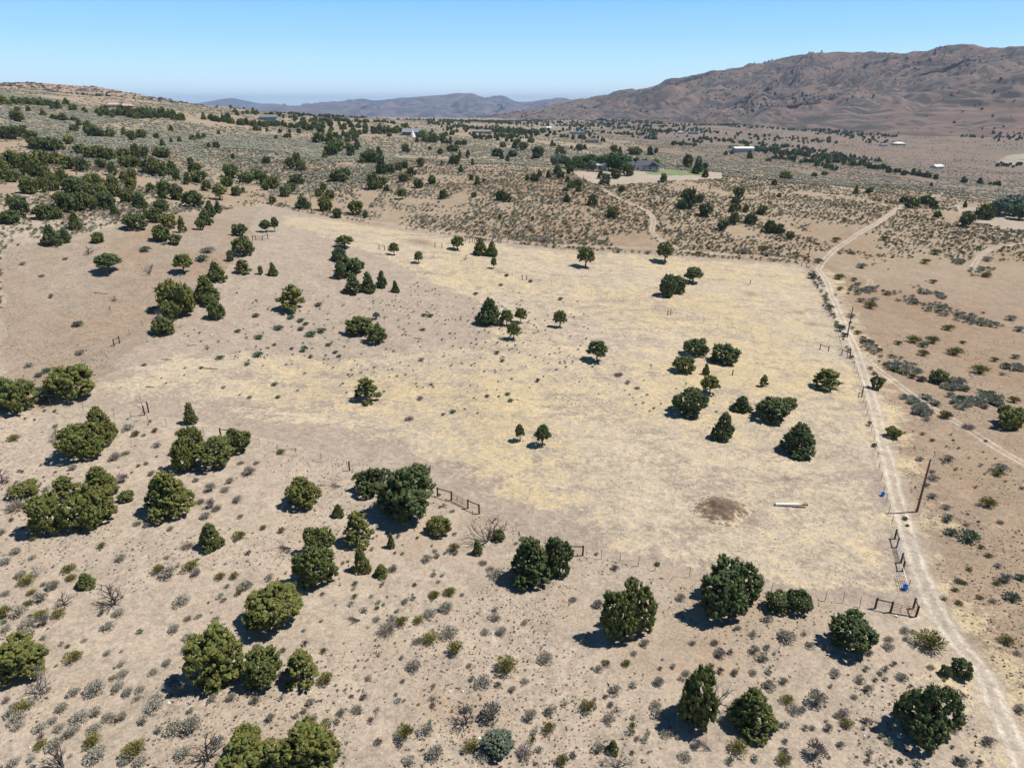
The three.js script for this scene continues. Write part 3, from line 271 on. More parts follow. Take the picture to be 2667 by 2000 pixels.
const PTS = {
  poles: [[56.42,80.68,8.21],[87.94,169.26,8.23],[112.57,256.5,8.2],[14.67,239.35,8.12],[-76.24,263.37,7.8],[-175.35,284.65,7.89],[-188.83,333.71,7.48],[32.37,318.88,8.24],[55.39,434.15,5.27]],
  mound: [[28.58,79.26,6.52]],
  darkpatch: [[82.63,179.14,4.17],[83.49,190.35,4.16],[74.69,205.04,5.92],[41.9,88.73,3.34],[-30.48,226.01,10.36]],
  buckets: [[53.76,84.84],[44.8,62.62],[94,198.32],[103.43,224.69]],
  pipe: [[36.55,80.81],[40.89,80.68]],
  panel: [[46.36,65.31],[44.92,62.05],[45.58,62.09],[46.94,65.34]],
  braceFront: [[-10.06,79.26],[-8.15,78.44],[-5.83,76.69],[-4.28,75.71]],
  brace2: [[6.73,67.45],[8.48,67.45]],
  brace3: [[39.49,58.96],[40.94,58.55],[43.69,58.37],[43.85,59.35]],
  brace3b: [[39.48,58.95],[40.89,58.41],[43.37,57.88],[43.8,59.2]],
  roadgate: [[49.46,73.46],[48.71,71.52],[47.34,68.1],[46.57,66.3]],
  loneposts: [[-23.13,84.59],[-77.17,99.76],[-44.91,93.67],[77.62,216.72],[-58.69,99.59],[-58.89,98.71],[46.25,132.23]],
  braceHill: [[-76.52,123.43],[-76.32,125.01]],
  braceHill2: [[-74.72,196.59],[-74.23,197.61],[-72.53,198.25],[-71.81,200.84]],
  braceMid: [[74.77,155.48],[76.42,154.5]],
  braceMid2: [[78.91,152.78],[79.75,150.44],[81.99,155.04]],
  braceRoad: [[69.84,124.32],[71.24,126.82]],
  braceN: [[-41.04,209.68],[-39.37,209.45],[-38.31,209.68],[-35.31,210.41],[-34.18,210.93]],
  corral: [[-16.05,233.11],[-15.56,235.58],[-14.44,233],[-13.66,234.3],[-12.78,233.86],[-12.18,234.65],[-11.63,234.49]],
  braceNE: [[107.11,248.66],[108.62,247.91],[106.69,242.19]],
  gateNE: [[118.38,258.17],[120.13,254.71],[120.21,257.09]],
  midPost: [[3.01,195.49],[4.3,195.96],[41.31,173.45],[42.25,174.15],[-25.11,221.39],[-22.85,221.58]],
  fenceFront: [[-76.99,99.45],[-71.51,99.99],[-66.28,98.51],[-57.14,96.29],[-47.55,93.81],[-37.91,90.57],[-31.67,88.14],[-23.57,85.19],[-16.52,82.33]],
  fenceFront2: [[-4.28,75.71],[-1.77,73.71],[0.53,72.2],[4.04,69.16],[6.73,67.45]],
  fenceFront3: [[8.48,67.45],[10.64,66.86],[12.78,66.23],[14.86,65.62],[16.68,64.88],[20.38,63.68],[28.84,60.98],[34.47,59.99],[36.28,59.69],[37.9,59.2],[39.49,58.96]],
  fenceRoad: [[49.46,73.46],[50.94,77.1],[54.43,85.92],[57.44,93.18],[62.03,103.9],[66.07,114.61],[63.62,108.7],[69.84,124.32]],
  fenceRoad2: [[71.24,126.82],[76.07,139.46],[79.75,150.44]],
  fenceRoad3: [[78.91,152.78],[87.29,173.63],[92.78,191.76],[101.73,220.37],[105.92,237.39],[106.69,242.19]],
  fenceMid: [[74.77,155.48],[70.18,160.84],[65.43,163.32],[57.4,169.03],[50.31,170.8],[42.47,173.59],[30.72,182],[18.3,188.61],[4.3,195.96],[-4.11,199.64],[-15.67,205.66],[-28.45,209.39],[-34.18,210.93]],
  fenceNorth: [[107.11,248.66],[94.4,249.18],[75.59,245.74],[56.85,240.2],[44.62,238.06],[16.92,235.85],[-4.77,235.42],[-11.81,238.38]],
  fenceNorth2: [[-16.29,236.98],[-22.9,222.14],[-25.2,219.84]],
  fenceNW: [[-75.11,259.24],[-92.04,277.17],[-107.34,285.9]],
  fenceHill: [[-76.32,125.01],[-76.21,128.76],[-76.34,134.13],[-75.8,138.48]],
  fenceHill2: [[-76.52,123.43],[-76.77,119.71],[-77.95,115.12],[-80.16,108.05],[-80.25,105.41]],
  snags: [[-40.31,55.2,3.01,'s'],[-40.57,44,2.69,'s'],[-3.91,42.5,2.4,'s'],[-23.9,38.1,2.7,'s'],[-34.68,37.19,1.81,'f'],[-3.05,69.99,3.85,'g'],[18.21,45.65,2.58,'g'],[8.44,38.79,1.88,'g'],[-67.18,89.5,2.31,'s'],[-50.98,59.39,1.34,'s'],[-45.18,54.83,1.73,'s'],[-66.92,77.5,2.05,'s'],[-25.84,65.97,1.46,'f'],[-23.29,80.27,1.49,'f'],[-104.21,166.44,2.31,'s'],[-123.25,167.91,1.92,'s'],[-86.64,143.75,1.36,'s'],[-87.17,160.9,3,'g'],[-58.76,98.45,1.5,'n'],[-112.63,167.92,1.93,'s'],[-60.27,126.82,1.24,'s'],[-14.53,210.31,1.95,'s'],[-32.96,41.55,0.91,'s'],[9.24,44.33,0.96,'s'],[-73.83,139.13,3.33,'g'],[16.6,40.59,1.06,'f'],[-15.46,54.7,1.27,'f'],[128.09,375.42,2.13,'s'],[-36.88,61.65,0.69,'s']],
  logs: [[-92.78,146.91,-89.98,147.31],[-67.37,107.21,-67.26,108.05],[-63.52,108.54,-62.11,108.64],[-57.67,118.28,-55.11,118.36],[-66.05,119.82,-64.31,120.4],[-77.67,117.91,-77.17,119.65],[104.22,144.05,103.64,140.93],[104.49,141.39,107.33,140.23],[-107.35,151.3,-106.46,152.12],[-64.39,127.09,-62.81,128.02],[-21.41,141.82,-19.62,141.17],[33.41,72.15,35.05,72.97],[-86.28,140.77,-85.28,139.09]],
  rocks: [[-2.71,41.04,0.36],[-3.98,39.73,0.38],[-10.38,53.95,0.19],[-11.54,40.17,0.15],[5.69,40.3,0.21],[-29.44,43.44,0.35],[-28.8,43.95,0.19],[-38.23,38.81,0.2],[-17.86,45.18,0.19],[-62.15,133.38,0.58],[33.4,42.55,0.38],[37.66,42.62,0.36],[41.14,57.74,0.41],[37.26,58.77,0.28],[30.38,42.58,0.22],[5.54,82.87,0.22],[1.17,112.08,0.73],[1.32,112.43,0.4],[27.64,75.31,0.5],[32.61,70.01,0.28],[-5.6,46.02,0.31],[-4.41,46.08,0.25],[-20.12,238.94,1.31],[90.99,187.67,0.73]],
};
const CRESTS = {
  east: [[602,5080,51],[642,4985,82],[871,4576,139],[943,4370,164],[1046,4061,200],[1184,3750,232],[1205,3540,248],[1271,3328,259],[1384,3224,269],[1501,3108,248],[1619,3000,250],[1662,2898,264],[1704,2785,253],[1747,2673,241],[1779,2562,236],[2028,2402,242],[2452,2215,181],[2867,2060,65]],
  mesa: [[-1141,1255,80],[-998,1258,87],[-891,1290,86],[-836,1312,87],[-801,1344,84],[-772,1385,81],[-760,1394,76],[-748,1422,65],[-739,1461,54],[-734,1511,46],[-725,1561,34]],
  range: [[-5472,13444,-112],[-4788,13161,-12],[-4221,12963,33],[-3850,12753,48],[-3381,12435,64],[-2983,12244,125],[-2748,12136,124],[-2506,11932,155],[-2126,11918,121],[-1755,11833,177],[-1533,11836,183],[-1238,11736,204],[-816,11750,238],[-615,11635,220],[-411,11503,163],[-140,11408,195],[74,11377,118],[268,11269,119],[761,11178,159],[1152,11047,105],[1296,11056,126],[1420,10941,110],[1961,10837,120],[2923,10809,52]],
  back: [[-8904,17782,-77],[-8325,17608,27],[-7837,17299,64],[-7194,17104,115],[-6741,16916,183],[-6382,16817,207],[-6088,16686,149],[-5771,16556,96],[-5381,16554,92],[-4992,16538,52],[-3754,16561,108],[-2750,16811,190],[-1973,16946,257],[-1364,17065,283],[-657,17139,201],[602,17294,53]],
  pale: [[-1796,3659,11],[-1662,3663,22],[-1527,3665,26],[-1373,3662,18],[-1219,3654,-1]],
};
const HOUSES = {
  ranch: [80.87,430.93],
  westA: [-366.23,673.96],
  westB: [-356.46,678.18],
  greyA: [-251.3,751.52],
  tepeeHouse: [-98.77,728.79],
  tepee: [-98.63,715.72],
  barn: [295.55,916.87],
  hip: [806.48,1499.31],
  gable: [663.2,1107.33],
  shed: [1077.91,1810.47],
  blueA: [113.4,1258.55],
  blueB: [398.81,1588.36],
  shaded: [99.65,896.79],
  trailer: [40.2,443.89],
  yardshed: [52.42,427.51],
  lowroof: [-40.12,960],
  valleyhouse: [760.19,1468.67],
  specks: [[39.01,3520.42],[1122.55,13040.12],[-145.23,3412.84],[747.73,2046.48],[767.13,2050.13],[375.33,1600.66],[869.99,2155.85],[78.14,1564.04]],
};
const BELTS = [
 [[[-408.25,610.28],[-386.66,635.64],[-336.64,611.55],[-318.16,574.11],[-347.51,565.25],[-375.28,559.64]],60],
 [[[-333.71,592.21],[-308.67,607.17],[-303.13,656.01],[-273.34,587.15],[-291.16,570.87],[-310.04,548.4]],70],
 [[[-294.26,639.53],[-276.81,687.28],[-259.65,720.94],[-238.79,661.13],[-256.42,602.99],[-269.55,584.15]],60],
 [[[-249.99,697.73],[-226.51,737.27],[-200.44,777.08],[-182.12,697.93],[-198.81,644.35],[-220.96,613.92]],80],
 [[[-310.08,752.48],[-342.06,1013.28],[-406.38,1779.4],[-204.72,893.84],[-242.27,818.86],[-281.98,700.96]],120],
 [[[-409.52,587.66],[-404.89,602.85],[-388.88,600.93],[-371.05,550.91],[-381.82,546.58]],40],
 [[[-55.34,919.61],[2.91,1155.14],[33.87,1032.16],[28.72,873.12],[-14.16,737.69],[-43.37,744.78]],70],
 [[[-120.01,703.29],[-85.36,718.6],[-65.34,671.06],[-71.86,602.65],[-103.82,606.13]],30],[[[-176.59,957.07],[-157.46,1095.11],[-104.69,723.95],[-137.1,738.77]],50],
 [[[-174.56,1481.49],[-138.68,1966.42],[-62.63,1005.93],[-56.87,799.81],[-86.54,729.05]],80],
 [[[-317.67,1247.13],[-2912.93,13755.37],[-276,1590.93],[-230.58,1086.19],[-221.3,866.31]],50],
 [[[-218.53,3100.03],[-64.11,3381.81],[54.74,1675.65],[29.66,1230.7],[-58.77,1448.76]],90],[[[-173.41,674.68],[-154.46,738.12],[-114,539.83],[-122.27,496.09]],30],
 [[[48.58,968],[120.97,1092.16],[133,1002.01],[80.84,724.46],[38.14,695]],40],[[[3055.04,18499.73],[4071.52,18585.53],[492.75,2829.87]],50],
 [[[1066.77,1818.66],[1682.18,2648.46],[1967.78,2802.26],[1042.66,1465.14],[958.48,1492.78]],90],[[[613.66,1520.16],[724.77,1638.3],[662.92,1493.47],[576.7,1418.42]],25],
 [[[727.92,1802.38],[930.04,1972.46],[848.48,1795.74],[698.75,1663.8]],20],[[[245.9,1105.38],[292.24,1132.72],[249.01,963.97],[208.86,937.68]],25],
 [[[803.99,1180.57],[828.71,1150.82],[788.26,1091.86],[766.48,1122.62]],20],
];
const BANDS = [
 [[[125.16,225.35],[131.77,223.41],[137.25,209.65],[139.98,197.81],[143.18,188.86],[140.13,186.39],[131.83,188.69],[127.13,200.91],[122.12,210.2]],130],
 [[[139.78,229.02],[145.62,223.86],[142.08,216.03],[137.36,222.7]],40],
 [[[90.75,167.38],[92.61,162.75],[90.86,154.74],[93.88,153.07],[93.09,144.32],[89.51,135.58],[87.02,137.34],[86.23,146.63],[88.27,159]],90],
 [[[91.61,136.8],[99.99,138.94],[95.27,130.46],[90.74,131.85]],60],[[[98.68,132.6],[101.6,128.82],[97.09,123.19],[95.83,127.17]],80],
 [[[79.2,132.45],[83.07,130.23],[84.87,123.16],[77.3,114.62],[74.55,117.87]],60],[[[179.97,265.26],[190.49,264.82],[180.9,250.95],[172.38,251.84]],40],
 [[[89.83,128.13],[96.08,125.54],[91.78,118.2],[86.6,119.83]],60],[[[119.34,155.06],[122.11,151.21],[119.7,147.81],[116.84,150.26]],40],
 [[[118.41,230.82],[127.15,230.44],[119.2,215.59],[110.44,218.19]],50],[[[178.16,274.32],[183.73,273.69],[179.11,267.04],[174.42,266.74]],30],
];
// ---------------------------------------------------------------- helpers for named objects
const taken = {};
function numbered(name) { const n = taken[name] = (taken[name] ?? -1) + 1; return n ? name + '_' + String(n).padStart(3, '0') : name; }
function tag(o, label, category, group, kind) { o.userData = { label, category }; if (group) o.userData.group = group; if (kind) o.userData.kind = kind; return o; }
function setting(name, geometry, material) { const m = new THREE.Mesh(geometry, material); m.name = numbered(name); m.userData.kind = 'structure'; scene.add(m); return m; }
function part(name, geometry, material, parent) { const m = new THREE.Mesh(geometry, material); m.name = name; parent.add(m); return m; }
function base(name, x, d, turn = 0, lift = 0) { const g = new THREE.Group(); g.name = numbered(name); g.position.set(x, ground(x, d) + lift, -d); g.rotation.y = turn; scene.add(g); return g; }
const rgb = (r, g, b) => new THREE.Color().setRGB(r, g, b);
const matte = (r, g, b, extra = {}) => new THREE.MeshStandardMaterial({ color: rgb(r, g, b), roughness: 0.92, ...extra });
const MERGE = (list) => mergeGeometries(list.map((g) => { const h = g.index ? g.toNonIndexed() : g; for (const k of Object.keys(h.attributes)) if (!['position', 'normal', 'uv'].includes(k)) h.deleteAttribute(k); return h; }));
function inside(poly, x, d) { let c = false; for (let i = 0, j = poly.length - 1; i < poly.length; j = i++) { const [a, b] = poly[i], [e, f] = poly[j]; if ((b > d) !== (f > d) && x < (e - a) * (d - b) / (f - b) + a) c = !c; } return c; }
function roadX(d) { const L = LINES.road; if (d <= L[0][1]) return L[0][0]; for (let i = 1; i < L.length; i++) if (d <= L[i][1]) { const t = (d - L[i - 1][1]) / (L[i][1] - L[i - 1][1]); return mix(L[i - 1][0], L[i][0], t); } return L[L.length - 1][0] + (d - L[L.length - 1][1]) * 0.3; }

// ---------------------------------------------------------------- the ground: one sheet, finer towards the pasture, reaching the horizon
const TILES = [   // x0, x1, d0, d1, cell, pixels across
  [-64, 64, 24, 152, 0.5, 2048], [-192, 192, 0, 384, 2, 2048], [-768, 768, -96, 1440, 8, 2048], [-4096, 4096, -608, 6048, 32, 2048], [-12288, 12288, -2656, 18848, 512, 512],
];
const spread = (line, off) => line.map((p, i) => { const a = line[Math.max(0, i - 1)], b = line[Math.min(line.length - 1, i + 1)], l = Math.hypot(b[0] - a[0], b[1] - a[1]) || 1; return [p[0] - (b[1] - a[1]) / l * off, p[1] + (b[0] - a[0]) / l * off]; });
function smoothLine(line, n = 8) { const c = new THREE.CatmullRomCurve3(line.map((p) => new THREE.Vector3(p[0], 0, p[1]))); return c.getPoints(line.length * n).map((p) => [p.x, p.z]); }
function maskOf(tile, draw) {
  const [x0, x1, d0, d1, , px] = tile, w = px, h = Math.round(px * (d1 - d0) / (x1 - x0)), cv = document.createElement('canvas'); cv.width = w; cv.height = h;
  const g = cv.getContext('2d'); g.fillStyle = '#000'; g.fillRect(0, 0, w, h); g.globalCompositeOperation = 'lighter'; g.lineJoin = g.lineCap = 'round';
  const k = w / (x1 - x0), P = (p) => [(p[0] - x0) * k, (p[1] - d0) * k];
  const poly = (pts, c) => { g.fillStyle = c; g.beginPath(); pts.forEach((p, i) => g[i ? 'lineTo' : 'moveTo'](...P(p))); g.closePath(); g.fill(); };
  const line = (pts, width, c) => { g.strokeStyle = c; g.lineWidth = Math.max(0.6, width * k); g.beginPath(); pts.forEach((p, i) => g[i ? 'lineTo' : 'moveTo'](...P(p))); g.stroke(); };
  const spot = (x, d, r, c) => { g.fillStyle = c; g.beginPath(); g.arc(...P([x, d]), r * k, 0, 7); g.fill(); };
  draw(poly, line, spot);
  return g.getImageData(0, 0, w, h).data;
}
const ROADS = { road: smoothLine(LINES.road), farroad: smoothLine(LINES.farroad), track: smoothLine(LINES.track), north: smoothLine(LINES.northtrack), loop: smoothLine(LINES.loop), house: smoothLine(LINES.housetrack), drive: smoothLine(LINES.housedrive), east: smoothLine(LINES.righttrack), path1: smoothLine(LINES.path1), path2: smoothLine(LINES.path2), gatepath: smoothLine(LINES.gatepath) };
const COL = { fore: [0.385, 0.312, 0.238], straw: [0.45, 0.352, 0.205], dirt: [0.29, 0.228, 0.178], range: [0.29, 0.213, 0.145], north: [0.315, 0.24, 0.163], hill: [0.298, 0.236, 0.176], road: [0.375, 0.315, 0.25], track: [0.50, 0.425, 0.34], litter: [0.245, 0.16, 0.095], lawn: [0.10, 0.165, 0.035], sage: [0.15, 0.15, 0.115], stain: [0.125, 0.09, 0.062], paleStraw: [0.435, 0.36, 0.262], valley: [0.19, 0.132, 0.092] }; for (const k in COL) COL[k] = Float64Array.from(COL[k]);
const SRGB = Uint8Array.from({ length: 4096 }, (_, i) => { const v = i / 4095; return Math.round(255 * (v <= 0.0031308 ? 12.92 * v : 1.055 * Math.pow(v, 1 / 2.4) - 0.055)); });
function groundTexture(tile, inner) {
  const [x0, x1, d0, d1, , px] = tile, W = px, H = Math.round(px * (d1 - d0) / (x1 - x0)), res = (x1 - x0) / W;
  const A = maskOf(tile, (poly, line) => {   // r road bed, g wheel ruts, b pasture
    poly(POLYS.pasture, '#0000ff');
    for (const [n, w, c] of [['road', 2.5, 150], ['farroad', 2.6, 130], ['track', 2.1, 90], ['north', 2.2, 70], ['loop', 1.8, 60], ['house', 2.2, 110], ['drive', 2.6, 120], ['east', 2.4, 100]]) {
      const bed = n === 'road' ? ROADS.road.slice(0, Math.round(ROADS.road.length * 0.4)) : null;   // the lower stretch is graded full width, further on two ruts run beside a grassy crown
      if (bed) { line(bed, w, 'rgb(90,0,0)'); line(bed, w - 0.5, 'rgb(90,0,0)'); }
      line(ROADS[n], w + 0.2, `rgb(${c * 0.35 | 0},0,0)`);
      for (const s of [-0.68, 0.68]) { line(spread(ROADS[n], s), 0.75, `rgb(${c * 0.4 | 0},${c * 0.4 | 0},0)`); line(spread(ROADS[n], s), 0.42, `rgb(${c * 0.4 | 0},${c * 0.9 | 0},0)`); }
    }
    line(ROADS.path1, 0.5, 'rgb(0,90,0)'); line(ROADS.path2, 0.25, 'rgb(0,110,0)'); line(ROADS.gatepath, 0.5, 'rgb(90,60,0)');
  });
  const B = maskOf(tile, (poly, line, spot) => {   // r straw, g stains and litter, b bare
    poly(POLYS.straw, 'rgb(255,0,0)'); poly(POLYS.roadstraw, 'rgb(255,0,0)'); line(spread(ROADS.road, 2.3), 2.0, 'rgb(255,0,0)'); line(spread(ROADS.road, -2.6), 2.6, 'rgb(255,0,0)');
    poly(POLYS.yard, 'rgb(0,0,255)'); poly(POLYS.baredirt, 'rgb(0,0,110)'); poly(POLYS.hollow, 'rgb(0,0,200)'); poly(POLYS.field, 'rgb(160,0,200)');
    for (const [x, d, w] of PTS.darkpatch) { for (let i = 5; i > 0; i--) spot(x, d, w * 0.1 * i * (d > 150 ? 1.3 : 1.1), 'rgb(0,32,0)'); }
    for (let i = 7; i > 0; i--) spot(PTS.mound[0][0] + 0.22 * i, PTS.mound[0][1] - 0.12 * i, 0.6 + i * 0.56, 'rgb(0,26,0)');
  });
  { // the grass thins out over some metres along its edge
    const R = Math.max(1, Math.round(2.6 / res)), tmp = new Float32Array(Math.max(W, H)), pass = (n, at) => { let sum = 0; for (let i = -R; i <= R; i++) sum += B[at(clamp(i, 0, n - 1))]; for (let i = 0; i < n; i++) { tmp[i] = sum / (2 * R + 1); sum += B[at(Math.min(n - 1, i + R + 1))] - B[at(Math.max(0, i - R))]; } for (let i = 0; i < n; i++) B[at(i)] = tmp[i]; };
    for (let j = 0; j < H; j++) pass(W, (i) => (j * W + i) * 4); for (let i = 0; i < W; i++) pass(H, (j) => (j * W + i) * 4);
  }
  const L = maskOf(tile, (poly) => { poly(POLYS.lawn, '#ff0000'); poly(POLYS.sagegreen, '#00ff00'); poly(POLYS.westhill, '#0000ff'); });
  const data = new Uint8Array(W * H * 4), enc = (v) => SRGB[v <= 0 ? 0 : v >= 1 ? 4095 : v * 4095 | 0];
  const c = new Float64Array(3), to = (e, t) => { c[0] += (e[0] - c[0]) * t; c[1] += (e[1] - c[1]) * t; c[2] += (e[2] - c[2]) * t; };
  const fine = res < 0.3, mid = res < 1.2;
  for (let j = 0; j < H; j++) {
    const d = d0 + (j + 0.5) * res, rx = roadX(Math.min(d, 250)); let n1 = 0, big = 0;
    for (let i = 0; i < W; i++) {
      const x = x0 + (i + 0.5) * res, q = (j * W + i) * 4;
      if (inner && x > inner[0] + 2 * res && x < inner[1] - 2 * res && d > inner[2] + 2 * res && d < inner[3] - 2 * res) continue;   // lies under the finer sheet
      if (!(i & 3)) { n1 = noise(x / 19 + 5, d / 19 + 2); big = fbm(x / 42 + 7, d / 42 + 3, 3); }
      const n2 = noise(x / 6.3 + 51, d / 6.3 + 32), n3 = res < 1 ? noise(x / 1.9 + 11, d / 1.9 + 7) : 0.5, n4 = fine ? noise(x / 0.55 + 3, d / 0.55 + 91) : 0.5, n5 = fine ? noise(x / 0.19, d / 0.19 + 5) : 0.5;
      // the masks are read at a wavering place so that no edge is clean
      const wob = 1.1 / res, wi = clamp(Math.round(i + ((n3 - 0.5) * 1.2 + (n2 - 0.5) * 2.2) * wob), 0, W - 1), wj = clamp(Math.round(j + ((n4 - 0.5) * 0.8 + (n1 - 0.5) * 2.4) * wob), 0, H - 1), p = (wj * W + wi) * 4;
      const east = smooth(-1, 4, x - rx + (n2 - 0.5) * 3) * (1 - smooth(225, 300, d)), past = A[p + 2] / 255;
      c[0] = COL.fore[0]; c[1] = COL.fore[1]; c[2] = COL.fore[2];
      to(COL.range, east); to(COL.north, smooth(215, 262, d + (n2 - 0.5) * 14) * (1 - past));
      if (x > 60 && d > 480) to(COL.valley, smooth(0, 120, x - 60 - 0.04 * d + (big - 0.5) * 160) * smooth(0, 160, d - 520 + (big - 0.5) * 200) * 0.9);   // brown valley soil
      to(COL.hill, L[p + 2] / 255 * 0.85);
      to(COL.litter, smooth(0.52, 0.72, big * 0.62 + n2 * 0.25 + n4 * 0.16) * (1 - past) * 0.55);
      to(COL.dirt, past * (0.55 + 0.4 * (n2 - 0.5)));
      // dry yellow grass: patches and streaks with ragged edges
      const st = B[p] / 255;
      if (st > 0.02) { const f = noise((x + d * 0.35) / 9.5 + 60, (d - x * 0.2) / 3.0 + 14) * 0.38 + noise((x + d * 0.3) / 3.1 + 20, (d - x * 0.25) / 0.8 + 4) * 0.24 + big * 0.30 + n3 * 0.12 + n4 * 0.12 + n5 * 0.14, k = smooth(0.49, 0.78, f - 0.27 + st * 0.38); to(COL.paleStraw, k * 0.85); to(COL.straw, k * Math.max(smooth(0.42, 0.70, n1 * 0.4 + n3 * 0.3 + n4 * 0.3), east * (1 - past)) * 0.85); }
      const dirt = B[p + 2] / 255; if (dirt > 0) to(dirt > 0.6 ? COL.road : COL.hill, dirt * 0.8);
      to(COL.stain, clamp(B[p + 1] / 255 * (0.75 + 0.7 * n3) - 0.04) * 0.85);
      const q2 = (clamp(Math.round(j + (n3 - 0.5) * 0.3 / res), 0, H - 1) * W + clamp(Math.round(i + (n4 - 0.5) * 0.22 / res), 0, W - 1)) * 4;
      to(COL.road, A[q2] / 210 * 0.9 > 1 ? 1 : A[q2] / 210 * 0.9); to(COL.track, Math.min(1, A[q2 + 1] / 170 * (0.5 + 0.5 * n3)));
      if (L[p] > 128) to(COL.lawn, 0.55 + 0.4 * n2);
      // far off, scrub too small to build stands in specks over the soil
      if (!mid) { const s = noise(x / (res * 1.6) + 9, d / (res * 2.2)), cover = 0.3 + 0.4 * L[p + 1] / 255 + 0.55 * (fbm(x / 260, d / 260 + 40, 2) - 0.4); if (s < cover) to(COL.sage, 0.75); }
      else if (!fine && (d > 470 || Math.abs(x) > 380)) { const s = noise(x / 1.5 + 9, d / 2.1), cover = 0.24 + 0.16 * L[p + 1] / 255 + 0.6 * (big - 0.45); if (s < cover && dirt < 0.2) to(COL.sage, 0.7); }
      let k = 1 + (n4 - 0.5) * 0.3 + (n5 - 0.5) * 0.4 + (n3 - 0.5) * 0.18 + (n2 - 0.5) * 0.1;
      if (fine) { const speck = LAT[(Math.imul(i, 7919) + Math.imul(j, 104729)) & 65535]; k *= speck > 0.985 ? 1.35 : speck < 0.05 - past * 0.03 ? 0.62 : 0.94 + speck * 0.12; }
      data[q] = enc(c[0] * k); data[q + 1] = enc(c[1] * k); data[q + 2] = enc(c[2] * k); data[q + 3] = 255;
    }
  }
  const t = new THREE.DataTexture(data, W, H); t.colorSpace = THREE.SRGBColorSpace; t.magFilter = THREE.LinearFilter; t.minFilter = THREE.LinearMipmapLinearFilter; t.generateMipmaps = true; t.needsUpdate = true;
  return t;
}
const grainMap = (() => {   // crumbs, clods and stubble: fine relief that repeats every 8 m (24 m on the wider sheets)
  const N = 1024, data = new Uint8Array(N * N * 4), r = random(5), h = new Float32Array(N * N);
  for (let k = 0; k < 16000; k++) { const cx = r() * N | 0, cy = r() * N | 0, s = 2 + r() * r() * 9, a = (r() - 0.3) * 0.8; for (let y = -s | 0; y <= s; y++) for (let x = -s | 0; x <= s; x++) { const q = (x * x + y * y) / (s * s); if (q < 1) h[((cy + y + N) % N) * N + (cx + x + N) % N] += a * (1 - q); } }
  for (let i = 0; i < N * N; i++) { const v = 255 * clamp(0.45 + 0.22 * h[i] + (r() - 0.5) * 0.12); data[i * 4] = data[i * 4 + 1] = data[i * 4 + 2] = v; data[i * 4 + 3] = 255; }
  const t = new THREE.DataTexture(data, N, N); t.wrapS = t.wrapT = THREE.RepeatWrapping; t.magFilter = THREE.LinearFilter; t.needsUpdate = true; return t;
})();
{
  const pos = [], uv = [], nor = [], index = [], mats = [], geo = new THREE.BufferGeometry();
  TILES.forEach((tile, n) => {
    const [x0, x1, d0, d1, cell] = tile, nx = Math.round((x1 - x0) / cell), nd = Math.round((d1 - d0) / cell), inner = TILES[n - 1], outer = TILES[n + 1]?.[4], start = index.length, first = pos.length / 3;
    const H = (x, d) => ground(x, d);
    for (let j = 0; j <= nd; j++) for (let i = 0; i <= nx; i++) {
      const x = x0 + i * cell, d = d0 + j * cell; let y;
      // along its rim a fine sheet follows the straight edges of the coarser one round it
      if (outer && (j === 0 || j === nd)) { const a = Math.floor((x - x0) / outer) * outer + x0, t = (x - a) / outer; y = t < 1e-6 ? H(a, d) : mix(H(a, d), H(a + outer, d), t); } else if (outer && (i === 0 || i === nx)) { const a = Math.floor((d - d0) / outer) * outer + d0, t = (d - a) / outer; y = t < 1e-6 ? H(x, a) : mix(H(x, a), H(x, a + outer), t); } else y = H(x, d);
      pos.push(x, y, -d); uv.push((x - x0) / (x1 - x0), (d - d0) / (d1 - d0)); nor.push(0, 1, 0);
    }
    const w = nx + 1, at = (i, j) => pos[(first + clamp(j, 0, nd) * w + clamp(i, 0, nx)) * 3 + 1];
    for (let j = 0; j <= nd; j++) for (let i = 0; i <= nx; i++) {
      const sx = (at(i + 1, j) - at(i - 1, j)) / ((clamp(i + 1, 0, nx) - clamp(i - 1, 0, nx)) * cell), sd = (at(i, j + 1) - at(i, j - 1)) / ((clamp(j + 1, 0, nd) - clamp(j - 1, 0, nd)) * cell), l = Math.hypot(sx, sd, 1), k = (first + j * w + i) * 3;
      nor[k] = -sx / l; nor[k + 1] = 1 / l; nor[k + 2] = sd / l;
    }
    for (let j = 0; j < nd; j++) for (let i = 0; i < nx; i++) {
      const x = x0 + (i + 0.5) * cell, d = d0 + (j + 0.5) * cell;
      if (inner && x > inner[0] && x < inner[1] && d > inner[2] && d < inner[3]) continue;
      const a = first + j * w + i; index.push(a, a + 1, a + w + 1, a, a + w + 1, a + w);
    }
    geo.addGroup(start, index.length - start, n);
    const m = new THREE.MeshStandardMaterial({ map: groundTexture(tile, inner), roughness: 1 });
    if (n < 2) { const b = grainMap.clone(); const k = (x1 - x0) / (n ? 24 : 8); b.repeat.set(k, k * (d1 - d0) / (x1 - x0)); m.bumpMap = b; m.bumpScale = n ? 0.2 : 0.11; }
    mats.push(m);
  });
  geo.setAttribute('position', new THREE.Float32BufferAttribute(pos, 3)); geo.setAttribute('normal', new THREE.Float32BufferAttribute(nor, 3)); geo.setAttribute('uv', new THREE.Float32BufferAttribute(uv, 2)); geo.setIndex(index);
  setting('ground', geo, mats);
}

